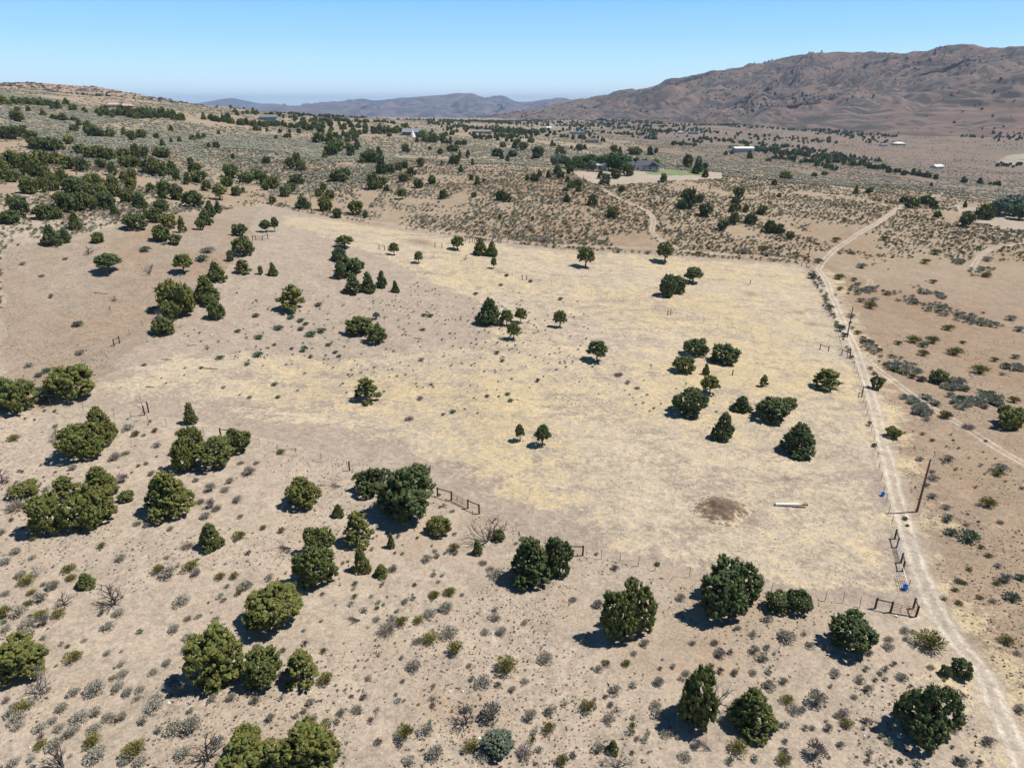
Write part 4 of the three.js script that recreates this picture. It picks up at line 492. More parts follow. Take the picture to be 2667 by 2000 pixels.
// ---------------------------------------------------------------- mountains: a crest line in metres (x, north, height) with flanks that run out on the plain
const MOUNTS = [];
function mountain(crest, front, back, o) {
  const nu = o.nu, nf = o.nf, curve = new THREE.CatmullRomCurve3(crest.map((p) => new THREE.Vector3(p[0], p[2], p[1])), false, 'centripetal'), pts = curve.getPoints(nu), pos = [], uv = [], index = [], nb = Math.round(nf * 0.5);
  const len = curve.getLength(), rel = [];
  for (let i = 0; i <= nu; i++) {
    const p = pts[i], a = pts[Math.max(0, i - 3)], b = pts[Math.min(nu, i + 3)], l = Math.hypot(b.x - a.x, b.z - a.z); let tx = (b.z - a.z) / l, tz = -(b.x - a.x) / l;
    if (tx * p.x + tz * p.z > 0) { tx = -tx; tz = -tz; }      // down the flank that faces the valley
    for (let j = -nb; j <= nf; j++) {
      const t = j < 0 ? -j / nb : j / nf, run = (j < 0 ? -back : front) * t, s = i / nu * len;
      let x = p.x + tx * run, d = p.z + tz * run; const foot = (o.foot ?? ground(x, d)) - 12;
      const up = p.y - foot, prof = Math.pow(1 - t, o.steep ?? 1.25);
      const lean = s + run * (o.lean ?? 0.5), spur = Math.abs(noise(lean / o.spur + 3, run / (o.spur * 4) + 7) * 2 - 1), spur2 = Math.abs(noise(lean / (o.spur * 0.37) + 9, run / (o.spur * 1.3) + 2) * 2 - 1);
      const gully = Math.abs(noise(s / (o.spur * 0.22) + fbm(x / 240, d / 240, 2) * 3.2, run / (o.spur * 1.6) + 5) * 2 - 1);
      const env = Math.sin(Math.PI * Math.min(1, Math.pow(t, 0.75))), h = foot + up * prof + env * up * o.rough * (0.62 - spur * 0.9 - spur2 * 0.4 - (1 - gully) * (1 - gully) * (o.gully ?? 0)) + (fbm(x / (o.spur * 0.3), d / (o.spur * 0.3), 4) - 0.5) * up * (o.fine ?? 0.1) * Math.min(1, t * 6 + (o.jag ?? 0.25));
      pos.push(x, h, -d); uv.push(s / o.patch, run / o.patch * 0.5);
    }
  }
  const w = nf + nb + 1;
  for (let i = 0; i < nu; i++) for (let j = 0; j < w - 1; j++) { const a = i * w + j; index.push(a, a + w, a + w + 1, a, a + w + 1, a + 1); }
  const g = new THREE.BufferGeometry(); g.setAttribute('position', new THREE.Float32BufferAttribute(pos, 3)); g.setAttribute('uv', new THREE.Float32BufferAttribute(uv, 2)); g.setIndex(index); g.computeVertexNormals();
  const m = setting(o.name ?? 'mountain', g, o.material); m.geometry.normalizeNormals();
  MOUNTS.push({ pos, w, nu, nb, nf }); return m;
}
function slopeMap(seed, soil, scrub, rock, dots, px) {   // bare soil strewn with low scrub and rock, thick and thin by turns, repeating
  const N = 1024, data = new Uint8Array(N * N * 4), r = random(seed), cov = new Float32Array(N * N), kind = new Uint8Array(N * N), wrap = (s, ox) => { const k = Math.round(N / s); return (i, j) => { const fx = i / N * k, fy = j / N * k, a = (xx, yy) => LAT[((((yy % k) + k) % k) * 97 + (((xx % k) + k) % k) * 13 + ox) & 65535], ix = Math.floor(fx), iy = Math.floor(fy); let u = fx - ix, v = fy - iy; u = u * u * (3 - 2 * u); v = v * v * (3 - 2 * v); return mix(mix(a(ix, iy), a(ix + 1, iy), u), mix(a(ix, iy + 1), a(ix + 1, iy + 1), u), v); }; };
  const b1 = wrap(200, 5), b2 = wrap(64, 900), b3 = wrap(15, 77);
  for (let n = 0; n < dots; n++) {
    const cx = r() * N, cy = r() * N, big = b1(cx, cy) * 0.6 + b2(cx, cy) * 0.4; if (big < 0.22 + r() * 0.5) continue;
    const s = px * (0.5 + r() * r() * 1.6), dark = big > 0.66 && r() < 0.5 ? 1 : 0, st = 0.55 + r() * 0.45;
    for (let y = -s; y <= s; y++) for (let x = -s; x <= s; x++) if (x * x + y * y < s * s * (0.6 + 0.8 * LAT[(x * 31 + y * 17 + n) & 65535])) { const q = ((cy + y + N | 0) % N) * N + (cx + x + N | 0) % N; cov[q] = Math.max(cov[q], st); kind[q] = dark; }
  }
  for (let j = 0; j < N; j++) for (let i = 0; i < N; i++) {
    const p = j * N + i, q = p * 4, k = 0.8 + 0.2 * b3(i, j) + 0.24 * b2(i, j) + (r() - 0.5) * 0.14, c = kind[p] ? rock : scrub;
    for (let z = 0; z < 3; z++) data[q + z] = SRGB[clamp(mix(soil[z], c[z], cov[p]) * k) * 4095 | 0]; data[q + 3] = 255;
  }
  const t = new THREE.DataTexture(data, N, N); t.wrapS = t.wrapT = THREE.RepeatWrapping; t.colorSpace = THREE.SRGBColorSpace; t.magFilter = THREE.LinearFilter; t.minFilter = THREE.LinearMipmapLinearFilter; t.generateMipmaps = true; t.needsUpdate = true; return t;
}
const SLOPE = new THREE.MeshStandardMaterial({ map: slopeMap(21, [0.182, 0.122, 0.092], [0.066, 0.06, 0.048], [0.048, 0.044, 0.044], 12000, 7), roughness: 1 });
const MESA = new THREE.MeshStandardMaterial({ map: slopeMap(22, [0.34, 0.228, 0.162], [0.13, 0.12, 0.09], [0.2, 0.17, 0.15], 4200, 7), roughness: 1 });
const RANGE = new THREE.MeshStandardMaterial({ map: slopeMap(23, [0.185, 0.128, 0.108], [0.075, 0.065, 0.06], [0.06, 0.055, 0.055], 9000, 8), roughness: 1 });
const PALE = new THREE.MeshStandardMaterial({ map: slopeMap(24, [0.40, 0.28, 0.20], [0.25, 0.2, 0.15], [0.3, 0.22, 0.17], 2500, 6), roughness: 1 });
mountain(CRESTS.east, 1250, 900, { nu: 420, nf: 150, spur: 280, rough: 0.16, gully: 0.95, lean: 0.3, steep: 1.12, patch: 520, fine: 0.22, jag: 0.5, material: SLOPE });
mountain(CRESTS.mesa, 420, 500, { nu: 90, nf: 40, spur: 120, rough: 0.07, lean: 0.2, steep: 1.0, patch: 260, material: MESA, name: 'hill' });
mountain(CRESTS.range, 3600, 2500, { nu: 300, nf: 60, spur: 800, gully: 0.8, rough: 0.36, fine: 0.3, jag: 0.6, lean: 0.35, steep: 1.2, patch: 2600, material: RANGE, foot: -150 });
mountain(CRESTS.back, 3000, 2500, { nu: 140, nf: 40, spur: 1500, rough: 0.2, lean: 0.35, steep: 1.3, patch: 3000, material: RANGE, foot: -150 });
mountain(CRESTS.pale, 700, 700, { nu: 60, nf: 24, spur: 500, rough: 0.05, steep: 1.0, patch: 900, material: PALE, name: 'hill' });
scene.fog = new THREE.FogExp2(new THREE.Color(0.44, 0.67, 1.0), 0.000062);
// ---------------------------------------------------------------- plants
const V = (x, y, z) => new THREE.Vector3(x, y, z);
// collects loose leaf blades (two triangles each) with a colour of their own
class Leaves {
  constructor() { this.p = []; this.c = []; }
  blade(o, dir, side, len, wid, tone) {
    const a = V(o.x, o.y, o.z), m = a.clone().addScaledVector(dir, len * 0.55), t = a.clone().addScaledVector(dir, len), l = m.clone().addScaledVector(side, wid / 2), r = m.clone().addScaledVector(side, -wid / 2);
    for (const q of [a, r, t, a, t, l]) { this.p.push(q.x, q.y, q.z); this.c.push(tone[0], tone[1], tone[2]); }
  }
  spike(o, dir, side, len, wid, tone) {
    const t = V(o.x, o.y, o.z).addScaledVector(dir, len);
    for (const q of [V(o.x, o.y, o.z).addScaledVector(side, wid / 2), V(o.x, o.y, o.z).addScaledVector(side, -wid / 2), t]) { this.p.push(q.x, q.y, q.z); this.c.push(tone[0], tone[1], tone[2]); }
  }
  geometry() { const g = new THREE.BufferGeometry(); g.setAttribute('position', new THREE.Float32BufferAttribute(this.p, 3)); g.setAttribute('color', new THREE.Float32BufferAttribute(this.c, 3)); g.computeVertexNormals(); return g; }
}
const dirOf = (r) => { const u = r() * 2 - 1, a = r() * 6.2832, s = Math.sqrt(1 - u * u); return V(s * Math.cos(a), u, s * Math.sin(a)); };
// the outside of a set of rounded lobes [x, y, z, radius, half height] is clad in overlapping upright plumes, each a ragged tuft with loose sprays
function crown(r, lobes, o) {
  const L = new Leaves(), bury = (p, self) => { for (const q of lobes) if (q !== self && ((p.x - q[0]) / q[3]) ** 2 + ((p.y - q[1]) / q[4]) ** 2 + ((p.z - q[2]) / q[3]) ** 2 < 0.6) return true; return false; };
  for (const lobe of lobes) {
    const [cx, cy, cz, rad, hh] = lobe, area = 4 * Math.PI * rad * (rad + 2 * hh) / 3, n = Math.max(2, Math.round(area * o.plumes));
    for (let k = 0; k < n; k++) {
      const d = dirOf(r); if (d.y < -0.5 && r() < 0.6) continue;
      const deep = 0.8 + r() * 0.2 + (r() < 0.06 ? r() * 0.16 : 0), c = V(cx + d.x * rad * deep, Math.max(0.1, cy + d.y * hh * deep), cz + d.z * rad * deep);
      if (bury(c, lobe) && r() < 0.9) continue;
      const out = V(d.x / rad, d.y / hh * 0.8, d.z / rad).normalize().addScaledVector(V(0, 1, 0), o.up ?? 0.7).addScaledVector(dirOf(r), 0.22).normalize();
      const g = 0.82 + r() * 0.36, warm = (r() - 0.5) * 0.3, tone = [g * (1 + warm), g, g * (1 - warm * 0.7)], pr = o.size * (0.6 + r() * 0.7), len = pr * (1.7 + r() * 0.9);
      const u = out.clone().cross(dirOf(r)).normalize(), w = out.clone().cross(u), foot = c.clone().addScaledVector(out, -len * 0.45), rings = [];
      for (const [t, q] of o.rings) { const ring = [], turn = r() * 3; for (let z = 0; z < o.sides; z++) { const al = turn + z / o.sides * 6.2832, rr = pr * q * (0.6 + r() * 0.75); ring.push(foot.clone().addScaledVector(out, len * (t + (r() - 0.5) * 0.16)).addScaledVector(u, Math.cos(al) * rr).addScaledVector(w, Math.sin(al) * rr)); } rings.push(ring); }
      const tip = foot.clone().addScaledVector(out, len).addScaledVector(dirOf(r), pr * 0.2), tri = (a, b, e) => { const k2 = 0.86 + r() * 0.28; for (const q of [a, b, e]) { L.p.push(q.x, Math.max(0.01, q.y), q.z); L.c.push(tone[0] * k2, tone[1] * k2, tone[2] * k2); } };
      for (let y = 0; y < rings.length; y++) for (let z = 0; z < o.sides; z++) { const a = rings[y][z], b = rings[y][(z + 1) % o.sides]; if (y < rings.length - 1) { const e = rings[y + 1][(z + 1) % o.sides], f = rings[y + 1][z]; tri(a, b, e); tri(a, e, f); } else tri(a, b, tip); }
      for (let b = 0; b < o.sprays; b++) {
        const q = dirOf(r), p = c.clone().addScaledVector(q, pr * 0.5).addScaledVector(out, len * (r() * 0.7 - 0.25)); if (p.y < 0.03) continue;
        const dd = out.clone().addScaledVector(q, 0.6).addScaledVector(dirOf(r), 0.3).normalize(), side = dd.clone().cross(dirOf(r)).normalize(), k2 = 0.86 + r() * 0.28, leaf = o.leaf * (0.6 + r() * 0.7);
        L.blade(p, dd, side, leaf, leaf * (o.wide ?? 0.42), [tone[0] * k2, tone[1] * k2, tone[2] * k2]);
      }
    }
  }
  return L.geometry();
}
// a bent, tapering limb
function limb(pts, r0, r1, sides = 5) {
  const pos = [], idx = [], n = pts.length;
  for (let i = 0; i < n; i++) {
    const a = pts[Math.max(0, i - 1)], b = pts[Math.min(n - 1, i + 1)], t = b.clone().sub(a).normalize(), u = V(0.31, 0.2, 0.93).cross(t).normalize(), v = t.clone().cross(u), rr = mix(r0, r1, i / (n - 1));
    for (let k = 0; k < sides; k++) { const w = k / sides * 6.2832, q = pts[i].clone().addScaledVector(u, Math.cos(w) * rr).addScaledVector(v, Math.sin(w) * rr); pos.push(q.x, q.y, q.z); }
  }
  for (let i = 0; i < n - 1; i++) for (let k = 0; k < sides; k++) { const a = i * sides + k, b = i * sides + (k + 1) % sides; idx.push(a, b, b + sides, a, b + sides, a + sides); }
  const g = new THREE.BufferGeometry(); g.setAttribute('position', new THREE.Float32BufferAttribute(pos, 3)); g.setIndex(idx); g.computeVertexNormals(); return g;
}
const bend = (r, a, b, amount, n = 4) => { const L = a.distanceTo(b), out = []; for (let i = 0; i <= n; i++) out.push(a.clone().lerp(b, i / n).addScaledVector(dirOf(r), i && i < n ? L * amount : 0)); return out; };
// crown plans at 5 m width; returns { lobes, height, trunk to }
function plan(shape, r) {
  const l = [], R = (a, b) => a + r() * (b - a); let H;
  if (shape === 'r') { H = 4.6; l.push([0, 2.1, 0, 1.75, 2.0]); for (let k = 0; k < 11; k++) { const a = k / 11 * 6.28 + R(-0.3, 0.3), y = R(0.7, 3.5), q = 1.55 * Math.sqrt(Math.max(0.15, 1 - ((y - 1.9) / 2.4) ** 2)); l.push([Math.cos(a) * q, y, Math.sin(a) * q, R(0.6, 0.95), R(0.7, 1.1)]); } l.push([R(-0.4, 0.4), 3.6, R(-0.4, 0.4), 0.85, 0.95]); }
  if (shape === 'c') { H = 5.6; for (let k = 0; k < 15; k++) { const t = k / 14, y = 0.6 + t * 4.1, q = (1 - t * 0.86) * 1.65, a = k * 2.4 + R(-0.4, 0.4); l.push([Math.cos(a) * q * 0.85, y + R(-0.2, 0.2), Math.sin(a) * q * 0.85, 0.55 + q * 0.4, 0.75 + q * 0.28]); } l.push([0, 1.8, 0, 1.3, 1.7], [0, 4.8, 0, 0.42, 0.8]); }
  if (shape === 'w') { H = 4.4; const m = 5; for (let k = 0; k < m; k++) { const a = k / m * 6.28 + R(-0.4, 0.4), q = k ? R(0.9, 1.6) : 0.2, h = R(1.2, 2.0) * (k ? 0.9 : 1.1), rr = R(0.85, 1.25); l.push([Math.cos(a) * q, h, Math.sin(a) * q, rr, h]); for (let z = 0; z < 4; z++) { const b = R(0, 6.28); l.push([Math.cos(a) * q + Math.cos(b) * rr * 0.75, R(0.6, h * 1.7), Math.sin(a) * q + Math.sin(b) * rr * 0.75, R(0.4, 0.65), R(0.5, 0.85)]); } } }
  if (shape === 't') { H = 5.4; for (let k = 0; k < 12; k++) { const a = k * 2.4 + R(-0.3, 0.3), t = k / 11, y = 2.2 + t * 2.4, q = (t < 0.3 ? 1.25 : 1.55 * (1.1 - t * 0.85)); l.push([Math.cos(a) * q, y, Math.sin(a) * q, R(0.65, 0.95), R(0.55, 0.85)]); } l.push([0, 3.3, 0, 1.25, 1.2], [0, 4.5, 0, 0.7, 0.8]); }
  if (shape === 'n') { H = 9.5; for (let k = 0; k < 12; k++) { const t = k / 11, a = k * 2.4; l.push([Math.cos(a) * 0.75 * (1 - t * 0.8), 1.0 + t * 7.3, Math.sin(a) * 0.75 * (1 - t * 0.8), 1.5 * (1 - t * 0.62), 1.5]); } }
  if (shape === 'p') { H = 5.5; for (let k = 0; k < 17; k++) { const t = k / 16, a = k * 2.4 + R(-0.5, 0.5), y = 0.7 + t * 4.2, q = (1 - t * 0.75) * R(1.2, 2.0); l.push([Math.cos(a) * q, y, Math.sin(a) * q, R(0.4, 0.75), R(0.32, 0.55)]); } l.push([0, 5.0, 0, 0.4, 0.5], [0, 3.4, 0, 0.55, 0.8]); }
  if (shape === 'b') { H = 6; for (let k = 0; k < 13; k++) { const a = k * 2.4, t = k / 12, y = 1.5 + t * 3.6, q = 1.5 * Math.sin(0.5 + t * 2.1); l.push([Math.cos(a) * q, y, Math.sin(a) * q, R(0.8, 1.15), R(0.7, 1.0)]); } l.push([0, 3.2, 0, 1.6, 1.9]); }
  if (shape === 'l') { H = 9; for (let k = 0; k < 14; k++) { const t = k / 13, a = k * 2.4; l.push([Math.cos(a) * 0.9 * (1 - t * 0.6), 1.2 + t * 6.6, Math.sin(a) * 0.9 * (1 - t * 0.6), 1.5 * (1 - t * 0.5), 1.4]); } }
  return { lobes: l, H };
}
const LOD = [{ plumes: 6.4, size: 0.215, sides: 4, rings: [[0.05, 0.8], [0.42, 1], [0.76, 0.62]], sprays: 9, leaf: 0.17 }, { plumes: 3.0, size: 0.34, sides: 4, rings: [[0.1, 0.9], [0.6, 0.85]], sprays: 5, leaf: 0.28, wide: 0.5 }, { plumes: 1.5, size: 0.5, sides: 4, rings: [[0.2, 1]], sprays: 3, leaf: 0.5, wide: 0.6 }];
const BARK = matte(0.13, 0.095, 0.075), GREYWOOD = matte(0.20, 0.175, 0.165), CHAR = matte(0.055, 0.047, 0.043);
const leafMaterial = (r, g, b) => new THREE.MeshStandardMaterial({ color: rgb(r, g, b), vertexColors: true, roughness: 0.85, side: THREE.DoubleSide });
const FOLIAGE = { o: leafMaterial(0.132, 0.138, 0.028), m: leafMaterial(0.105, 0.122, 0.027), d: leafMaterial(0.074, 0.098, 0.028), g: leafMaterial(0.07, 0.125, 0.035), s: leafMaterial(0.16, 0.20, 0.14), b: leafMaterial(0.105, 0.13, 0.085), y: leafMaterial(0.20, 0.27, 0.05), p: leafMaterial(0.07, 0.125, 0.05) };
const SHAPES = {};
function treeShape(shape, lod, seed) {
  const key = shape + lod + seed; if (SHAPES[key]) return SHAPES[key];
  const r = random(seed * 131 + shape.charCodeAt(0) * 7 + lod), P = plan(shape, random(seed * 131 + shape.charCodeAt(0) * 7)), open = 'tp'.includes(shape), q = LOD[lod];
  const o = { ...q, up: shape === 'b' ? 0.25 : shape === 'p' ? 0.4 : 0.75 }; if (shape === 'p') o.plumes *= 1.15; if (shape === 'n' || shape === 'l') { o.leaf *= 1.5; o.size *= 1.4; o.plumes *= 0.5; }
  const wood = [], top = P.H * 0.78; wood.push(limb(bend(r, V(0, -0.25, 0), V(r() * 0.3, top, r() * 0.3), 0.03, 5), open ? 0.2 : 0.26, 0.04, lod ? 4 : 7));
  if (lod < 2) for (const [x, y, z, rad] of P.lobes) if (rad < 1.2 && (open || r() < 0.5)) wood.push(limb(bend(r, V(0, Math.max(0.2, y * 0.55), 0), V(x, y, z), 0.07, 3), 0.085, 0.022, 4));
  const leaves = crown(r, P.lobes, o), a = leaves.attributes.position.array, xs = [], ys = []; for (let i = 0; i < a.length; i += 18) { xs.push(Math.abs(a[i]), Math.abs(a[i + 2])); ys.push(a[i + 1]); }
  xs.sort((p, q) => p - q); ys.sort((p, q) => p - q);
  return SHAPES[key] = { crown: leaves, trunk: MERGE(wood), H: ys[Math.floor(ys.length * 0.992)], W: 2 * xs[Math.floor(xs.length * 0.975)] };
}
// a tree of a given width and height: trunk and crown
function plant(name, x, d, w, h, shape, tone, lod, seed, turn) {
  const s = treeShape(shape, lod, seed), t = base(name, x, d, turn, -0.03);
  part('trunk', s.trunk, BARK, t); part('crown', s.crown, FOLIAGE[tone], t);
  const k = 0.88 + noise(x * 3.1, d * 2.7) * 0.24; t.scale.set(w / s.W * k * 0.93, h / s.H, w / s.W / k * 0.93); t.rotation.z = (noise(x * 1.7 + 9, d * 1.3) - 0.5) * 0.16; return t;
}
// which things one can name a plant by
const MARKS = [
  [PTS.braceFront[1], 'beside the rust-brown gate in the wire fence', 9], [PTS.mound[0], 'near the brown manure mound', 11], [PTS.brace2[0], 'against the short dark brace by the fence', 6], [PTS.brace3[1], 'below the corner gate by the dirt road', 12],
  [PTS.snags[0], 'beside the bare branching snag', 6], [PTS.snags[2], 'near the charred upright snag', 7], [PTS.snags[5], 'next to the dead bush below the fence gate', 5], [PTS.snags[6], 'in front of the silvery dead bush', 5],
  [PTS.pipe[0], 'uphill of the white rusty pipe', 24], [PTS.braceHill[0], 'below the lone brace on the bare slope', 9], [PTS.braceMid[0], 'by the wooden brace in the cross fence', 12], [PTS.braceHill2[0], 'beside the gate on the bare knoll', 13], [PTS.poles[1], 'beside the road pole at the bend', 12], [PTS.corral[2], 'beside the small post corral', 14], [PTS.braceN[1], 'beside the row of dark rail posts', 13],
];
function where(x, d) {
  let best = null, bd = 1; for (const [p, text, reach] of MARKS) { const q = Math.hypot(p[0] - x, p[1] - d) / reach; if (q < bd) { bd = q; best = text; } }
  return best;
}
function zone(x, d) {
  if (inside(POLYS.pasture, x, d)) return d < 125 && x > 20 ? 'on the straw-coloured pasture by the road' : d < 150 ? 'on the lower pasture slope' : 'on the upper pasture slope';
  if (inside(POLYS.westhill, x, d)) return 'on the bare grey hillside';
  if (d < 110 && x > roadX(d)) return 'on the brown flat across the dirt road';
  if (d < 115) return x < -38 ? 'on the sandy slope above the sagebrush' : x < 0 ? 'on the sandy slope below the fence gate' : 'on the sandy slope toward the dirt road';
  if (x > roadX(Math.min(d, 250))) return d < 300 ? 'on the brown flat across the dirt road' : d < 520 ? 'on the scrub rise beyond the dirt road' : 'on the far valley floor';
  if (d < 330 && x < -60) return 'on the wooded knoll above the pasture';
  if (x > 20 && d > 380 && d < 560) return 'around the grey-roofed ranch house';
  if (d < 480) return 'on the sagebrush flat behind the pasture';
  return x < -150 ? 'on the long grey-green sagebrush slope' : 'on the distant wooded rise';
}
const TONE = { o: 'olive-green', m: 'mid-green', d: 'dark green' }, FORM = { r: 'rounded', c: 'cone-shaped', w: 'broad many-lobed', t: 'bare-stemmed', n: 'slender', p: 'open-branched' };
const sizeWord = (w, h) => (Math.max(w, h) < 2.3 ? 'small' : Math.max(w, h) < 4.2 ? 'medium' : Math.max(w, h) < 6 ? 'large' : 'very large');
const FARTREES = [];
// how a plant stands among its neighbours
function company(x, d, w) {
  let near = 0, gap = 1e9, who = null;
  for (const t of TREES) { const q = Math.hypot(t[0] - x, t[1] - d); if (q < 0.01) continue; const g = q - (t[2] + w) / 2; if (g < 0.6) near++; if (g < gap) { gap = g; who = t; } }
  if (near >= 3) return 'inside a dense clump'; if (near === 2) return 'in a clump of three';
  if (near === 1) return who[2] > w * 1.25 ? `pressed against a larger ${TONE[who[4][1]]} neighbour` : who[2] < w * 0.8 ? `with a smaller ${TONE[who[4][1]]} neighbour at its side` : `paired with a ${TONE[who[4][1]]} neighbour`;
  return gap < 5 ? `a few steps from a ${TONE[who[4][1]]} ${FORM[who[4][0]]} neighbour` : 'standing alone';
}
{
  const r = random(77), order = TREES.map((t, i) => [t[2] * t[3] / (t[0] ** 2 + t[1] ** 2), i]).sort((a, b) => b[0] - a[0]), single = new Set(order.slice(0, 300).map((e) => e[1])), seen = {};
  TREES.forEach(([x, d, w, h, t], i) => {
    if (!single.has(i)) { FARTREES.push([x, d, w, h, t[1]]); return; }
    const z = Math.hypot(x, d), lod = z < 118 ? 0 : z < 290 ? 1 : 2, shape = lod === 2 && t[0] === 'p' ? 'r' : t[0];
    const o = plant('juniper_tree', x, d, w, h, shape, t[1], lod, 1 + (i % (lod === 0 ? 4 : 2)), r() * 6.28), mark = z < 260 ? where(x, d) : null;
    const label = `${sizeWord(w, h)} ${TONE[t[1]]} ${FORM[shape]} juniper ${mark && z < 130 ? mark : company(x, d, w) + ' ' + zone(x, d)}`.split(' ').slice(0, 16).join(' ');
    (seen[label] ??= []).push(o); tag(o, label, 'juniper tree', 'junipers ' + zone(x, d));
  });
  for (const k in seen) if (seen[k].length > 1) for (const o of seen[k]) o.userData.group = 'look-alike junipers: ' + k;
  BROADLEAF.forEach(([x, d, w, h, t], i) => {
    const o = plant(t === 'p' ? 'poplar_tree' : t === 's' ? 'willow_tree' : 'shade_tree', x, d, w, h, t === 'p' ? 'l' : 'b', t, Math.hypot(x, d) < 520 ? 1 : 2, 1 + i % 2, r() * 6.28), far = d > 800, by = far ? 'beside the long white barn' : x > 200 ? 'in the hollow beyond the road' : d > 600 ? 'beside the white tepee' : 'around the ranch house';
    const word = { g: 'deep green leafy tree', s: 'silvery green willow', y: 'bright yellow-green tree', p: 'tall narrow poplar' }[t];
    tag(o, `${word} ${by}`, 'tree', `${word}s ${by}`);
  });
  BUSHES.forEach(([x, d, w, h], i) => { const o = plant('grey_bush', x, d, w * 0.9, h, 'r', 'b', 0, 1 + i, r() * 6); tag(o, i ? 'dense blue-green bush beside white stones' : 'rounded grey-green bush between two large junipers', 'bush'); });
}

// ---------------------------------------------------------------- low shrubs
function beside(x, d, w) {
  let who = null, gap = 1.6; for (const t of TREES) { const g = Math.hypot(t[0] - x, t[1] - d) - t[2] / 2 - w / 2; if (g < gap) { gap = g; who = t; } }
  if (who) return `at the foot of a ${TONE[who[4][1]]} juniper`;
  for (const [line, text] of [[ROADS.road, 'at the edge of the dirt road'], [ROADS.track, 'beside the faint side track'], [ROADS.north, 'along the back fence track'], [ROADS.farroad, 'beside the far dirt road']]) for (const p of line) if (Math.hypot(p[0] - x, p[1] - d) < 4) return text;
  let near = 0, kind = null; for (const t of SHRUBS) { const q = Math.hypot(t[0] - x, t[1] - d); if (q > 0.01 && q < (t[2] + w) / 2 + 0.5) { near++; kind = t[4]; } }
  return near > 1 ? 'in a shrub thicket' : near ? `beside a ${{ s: 'sagebrush', d: 'dry shrub', g: 'green shrub', r: 'rabbitbrush' }[kind]}` : 'standing apart';
}
function sageShape(seed, blades, fat, thin) {   // a dome of short grey sprays on woody stems, 1 m across and 0.6 m high
  const r = random(seed), L = new Leaves(), n = 5 + Math.floor(r() * 4), heads = [];
  for (let k = 0; k < n; k++) { const a = k / n * 6.28 + r() * 0.7, q = k ? 0.13 + r() * 0.15 : 0; heads.push([Math.cos(a) * q, 0.15 + r() * 0.13, Math.sin(a) * q, 0.17 + r() * 0.09]); }
  for (let k = 0; k < blades; k++) {
    const [hx, hy, hz, hr] = heads[k % n], dd = dirOf(r); dd.y = Math.abs(dd.y) * 0.9 + 0.05; dd.normalize(); const s = 0.35 + Math.sqrt(r()) * 0.7, p = V(hx + dd.x * hr * s, hy + dd.y * hr * 1.15 * s, hz + dd.z * hr * s), g = 0.7 + r() * 0.6;
    const up = dd.clone().addScaledVector(V(0, 1, 0), 0.5).addScaledVector(dirOf(r), 0.6).normalize();
    L.blade(p, up, up.clone().cross(dirOf(r)).normalize(), fat * (0.7 + r() * 0.7), fat * thin * (0.7 + r() * 0.6), [g * (0.97 + r() * 0.08), g, g * (0.93 + r() * 0.1)]);
  }
  for (let k = 0; k < blades / 7; k++) { const a = r() * 6.28, q = V(Math.cos(a) * 0.33 * r(), 0.3 * r() + 0.06, Math.sin(a) * 0.33 * r()), dd = q.clone().normalize(); L.spike(V(0, 0, 0), dd, dd.clone().cross(dirOf(r)).normalize(), q.length(), 0.035, [0.55, 0.48, 0.44]); }
  return L.geometry();
}
function broomShape(seed, n, len, wid) {   // many fine upright stems fanning from one crown
  const r = random(seed), L = new Leaves();
  for (let k = 0; k < n; k++) { const a = r() * 6.28, tilt = Math.pow(r(), 0.7) * 1.25, dd = V(Math.cos(a) * Math.sin(tilt), Math.cos(tilt), Math.sin(a) * Math.sin(tilt)), q = r() * 0.22, g = 0.65 + r() * 0.7; L.blade(V(Math.cos(a) * q, 0.02 + r() * 0.08, Math.sin(a) * q), dd.addScaledVector(dirOf(r), 0.18).normalize(), dd.clone().cross(dirOf(r)).normalize(), len * (0.65 + r() * 0.5), wid * (0.7 + r() * 0.6), [g * (1 + (r() - 0.5) * 0.25), g, g * 0.9]); }
  return L.geometry();
}
const SHRUBMAT = { s: leafMaterial(0.34, 0.32, 0.262), d: leafMaterial(0.29, 0.25, 0.228), g: leafMaterial(0.17, 0.215, 0.135), r: leafMaterial(0.18, 0.168, 0.036) };
const SHRUBGEO = { s: [sageShape(3, 640, 0.10, 0.5), sageShape(4, 640, 0.10, 0.5), sageShape(5, 600, 0.105, 0.5)], d: [sageShape(6, 430, 0.17, 0.24), broomShape(8, 300, 0.5, 0.022)], g: [sageShape(9, 400, 0.15, 0.58), sageShape(10, 400, 0.15, 0.58)], r: [sageShape(11, 600, 0.17, 0.2), sageShape(12, 600, 0.16, 0.22)] };
const SHRUBH = { s: 0.6, d: 0.55, g: 0.6, r: 0.62 };
const SHRUBWORD = { s: ['sagebrush', 'grey sagebrush'], d: ['dry_shrub', 'dry purple-grey shrub'], g: ['green_shrub', 'grey-green shrub'], r: ['rabbitbrush', 'yellow-green rabbitbrush'] };
{
  const r = random(78), seen = {};
  SHRUBS.forEach(([x, d, w, h, t], i) => {
    const list = SHRUBGEO[t], m = new THREE.Mesh(list[i % list.length], SHRUBMAT[t]); m.name = numbered(SHRUBWORD[t][0]);
    m.position.set(x, ground(x, d) - 0.02, -d); m.rotation.y = r() * 6.28; m.scale.set(w * 1.05, clamp(h, 0.3, w) / SHRUBH[t], w * (0.9 + r() * 0.25)); scene.add(m);
    const size = w < 0.75 ? 'small' : w < 1.2 ? 'knee-high' : w < 1.8 ? 'bushy' : 'wide', mark = where(x, d), label = `${size} ${SHRUBWORD[t][1]} ${mark ?? beside(x, d, w) + ' ' + zone(x, d)}`.split(' ').slice(0, 16).join(' ');
    tag(m, label, t === 's' ? 'sagebrush' : 'shrub', 'look-alike shrubs: ' + label);
  });
}
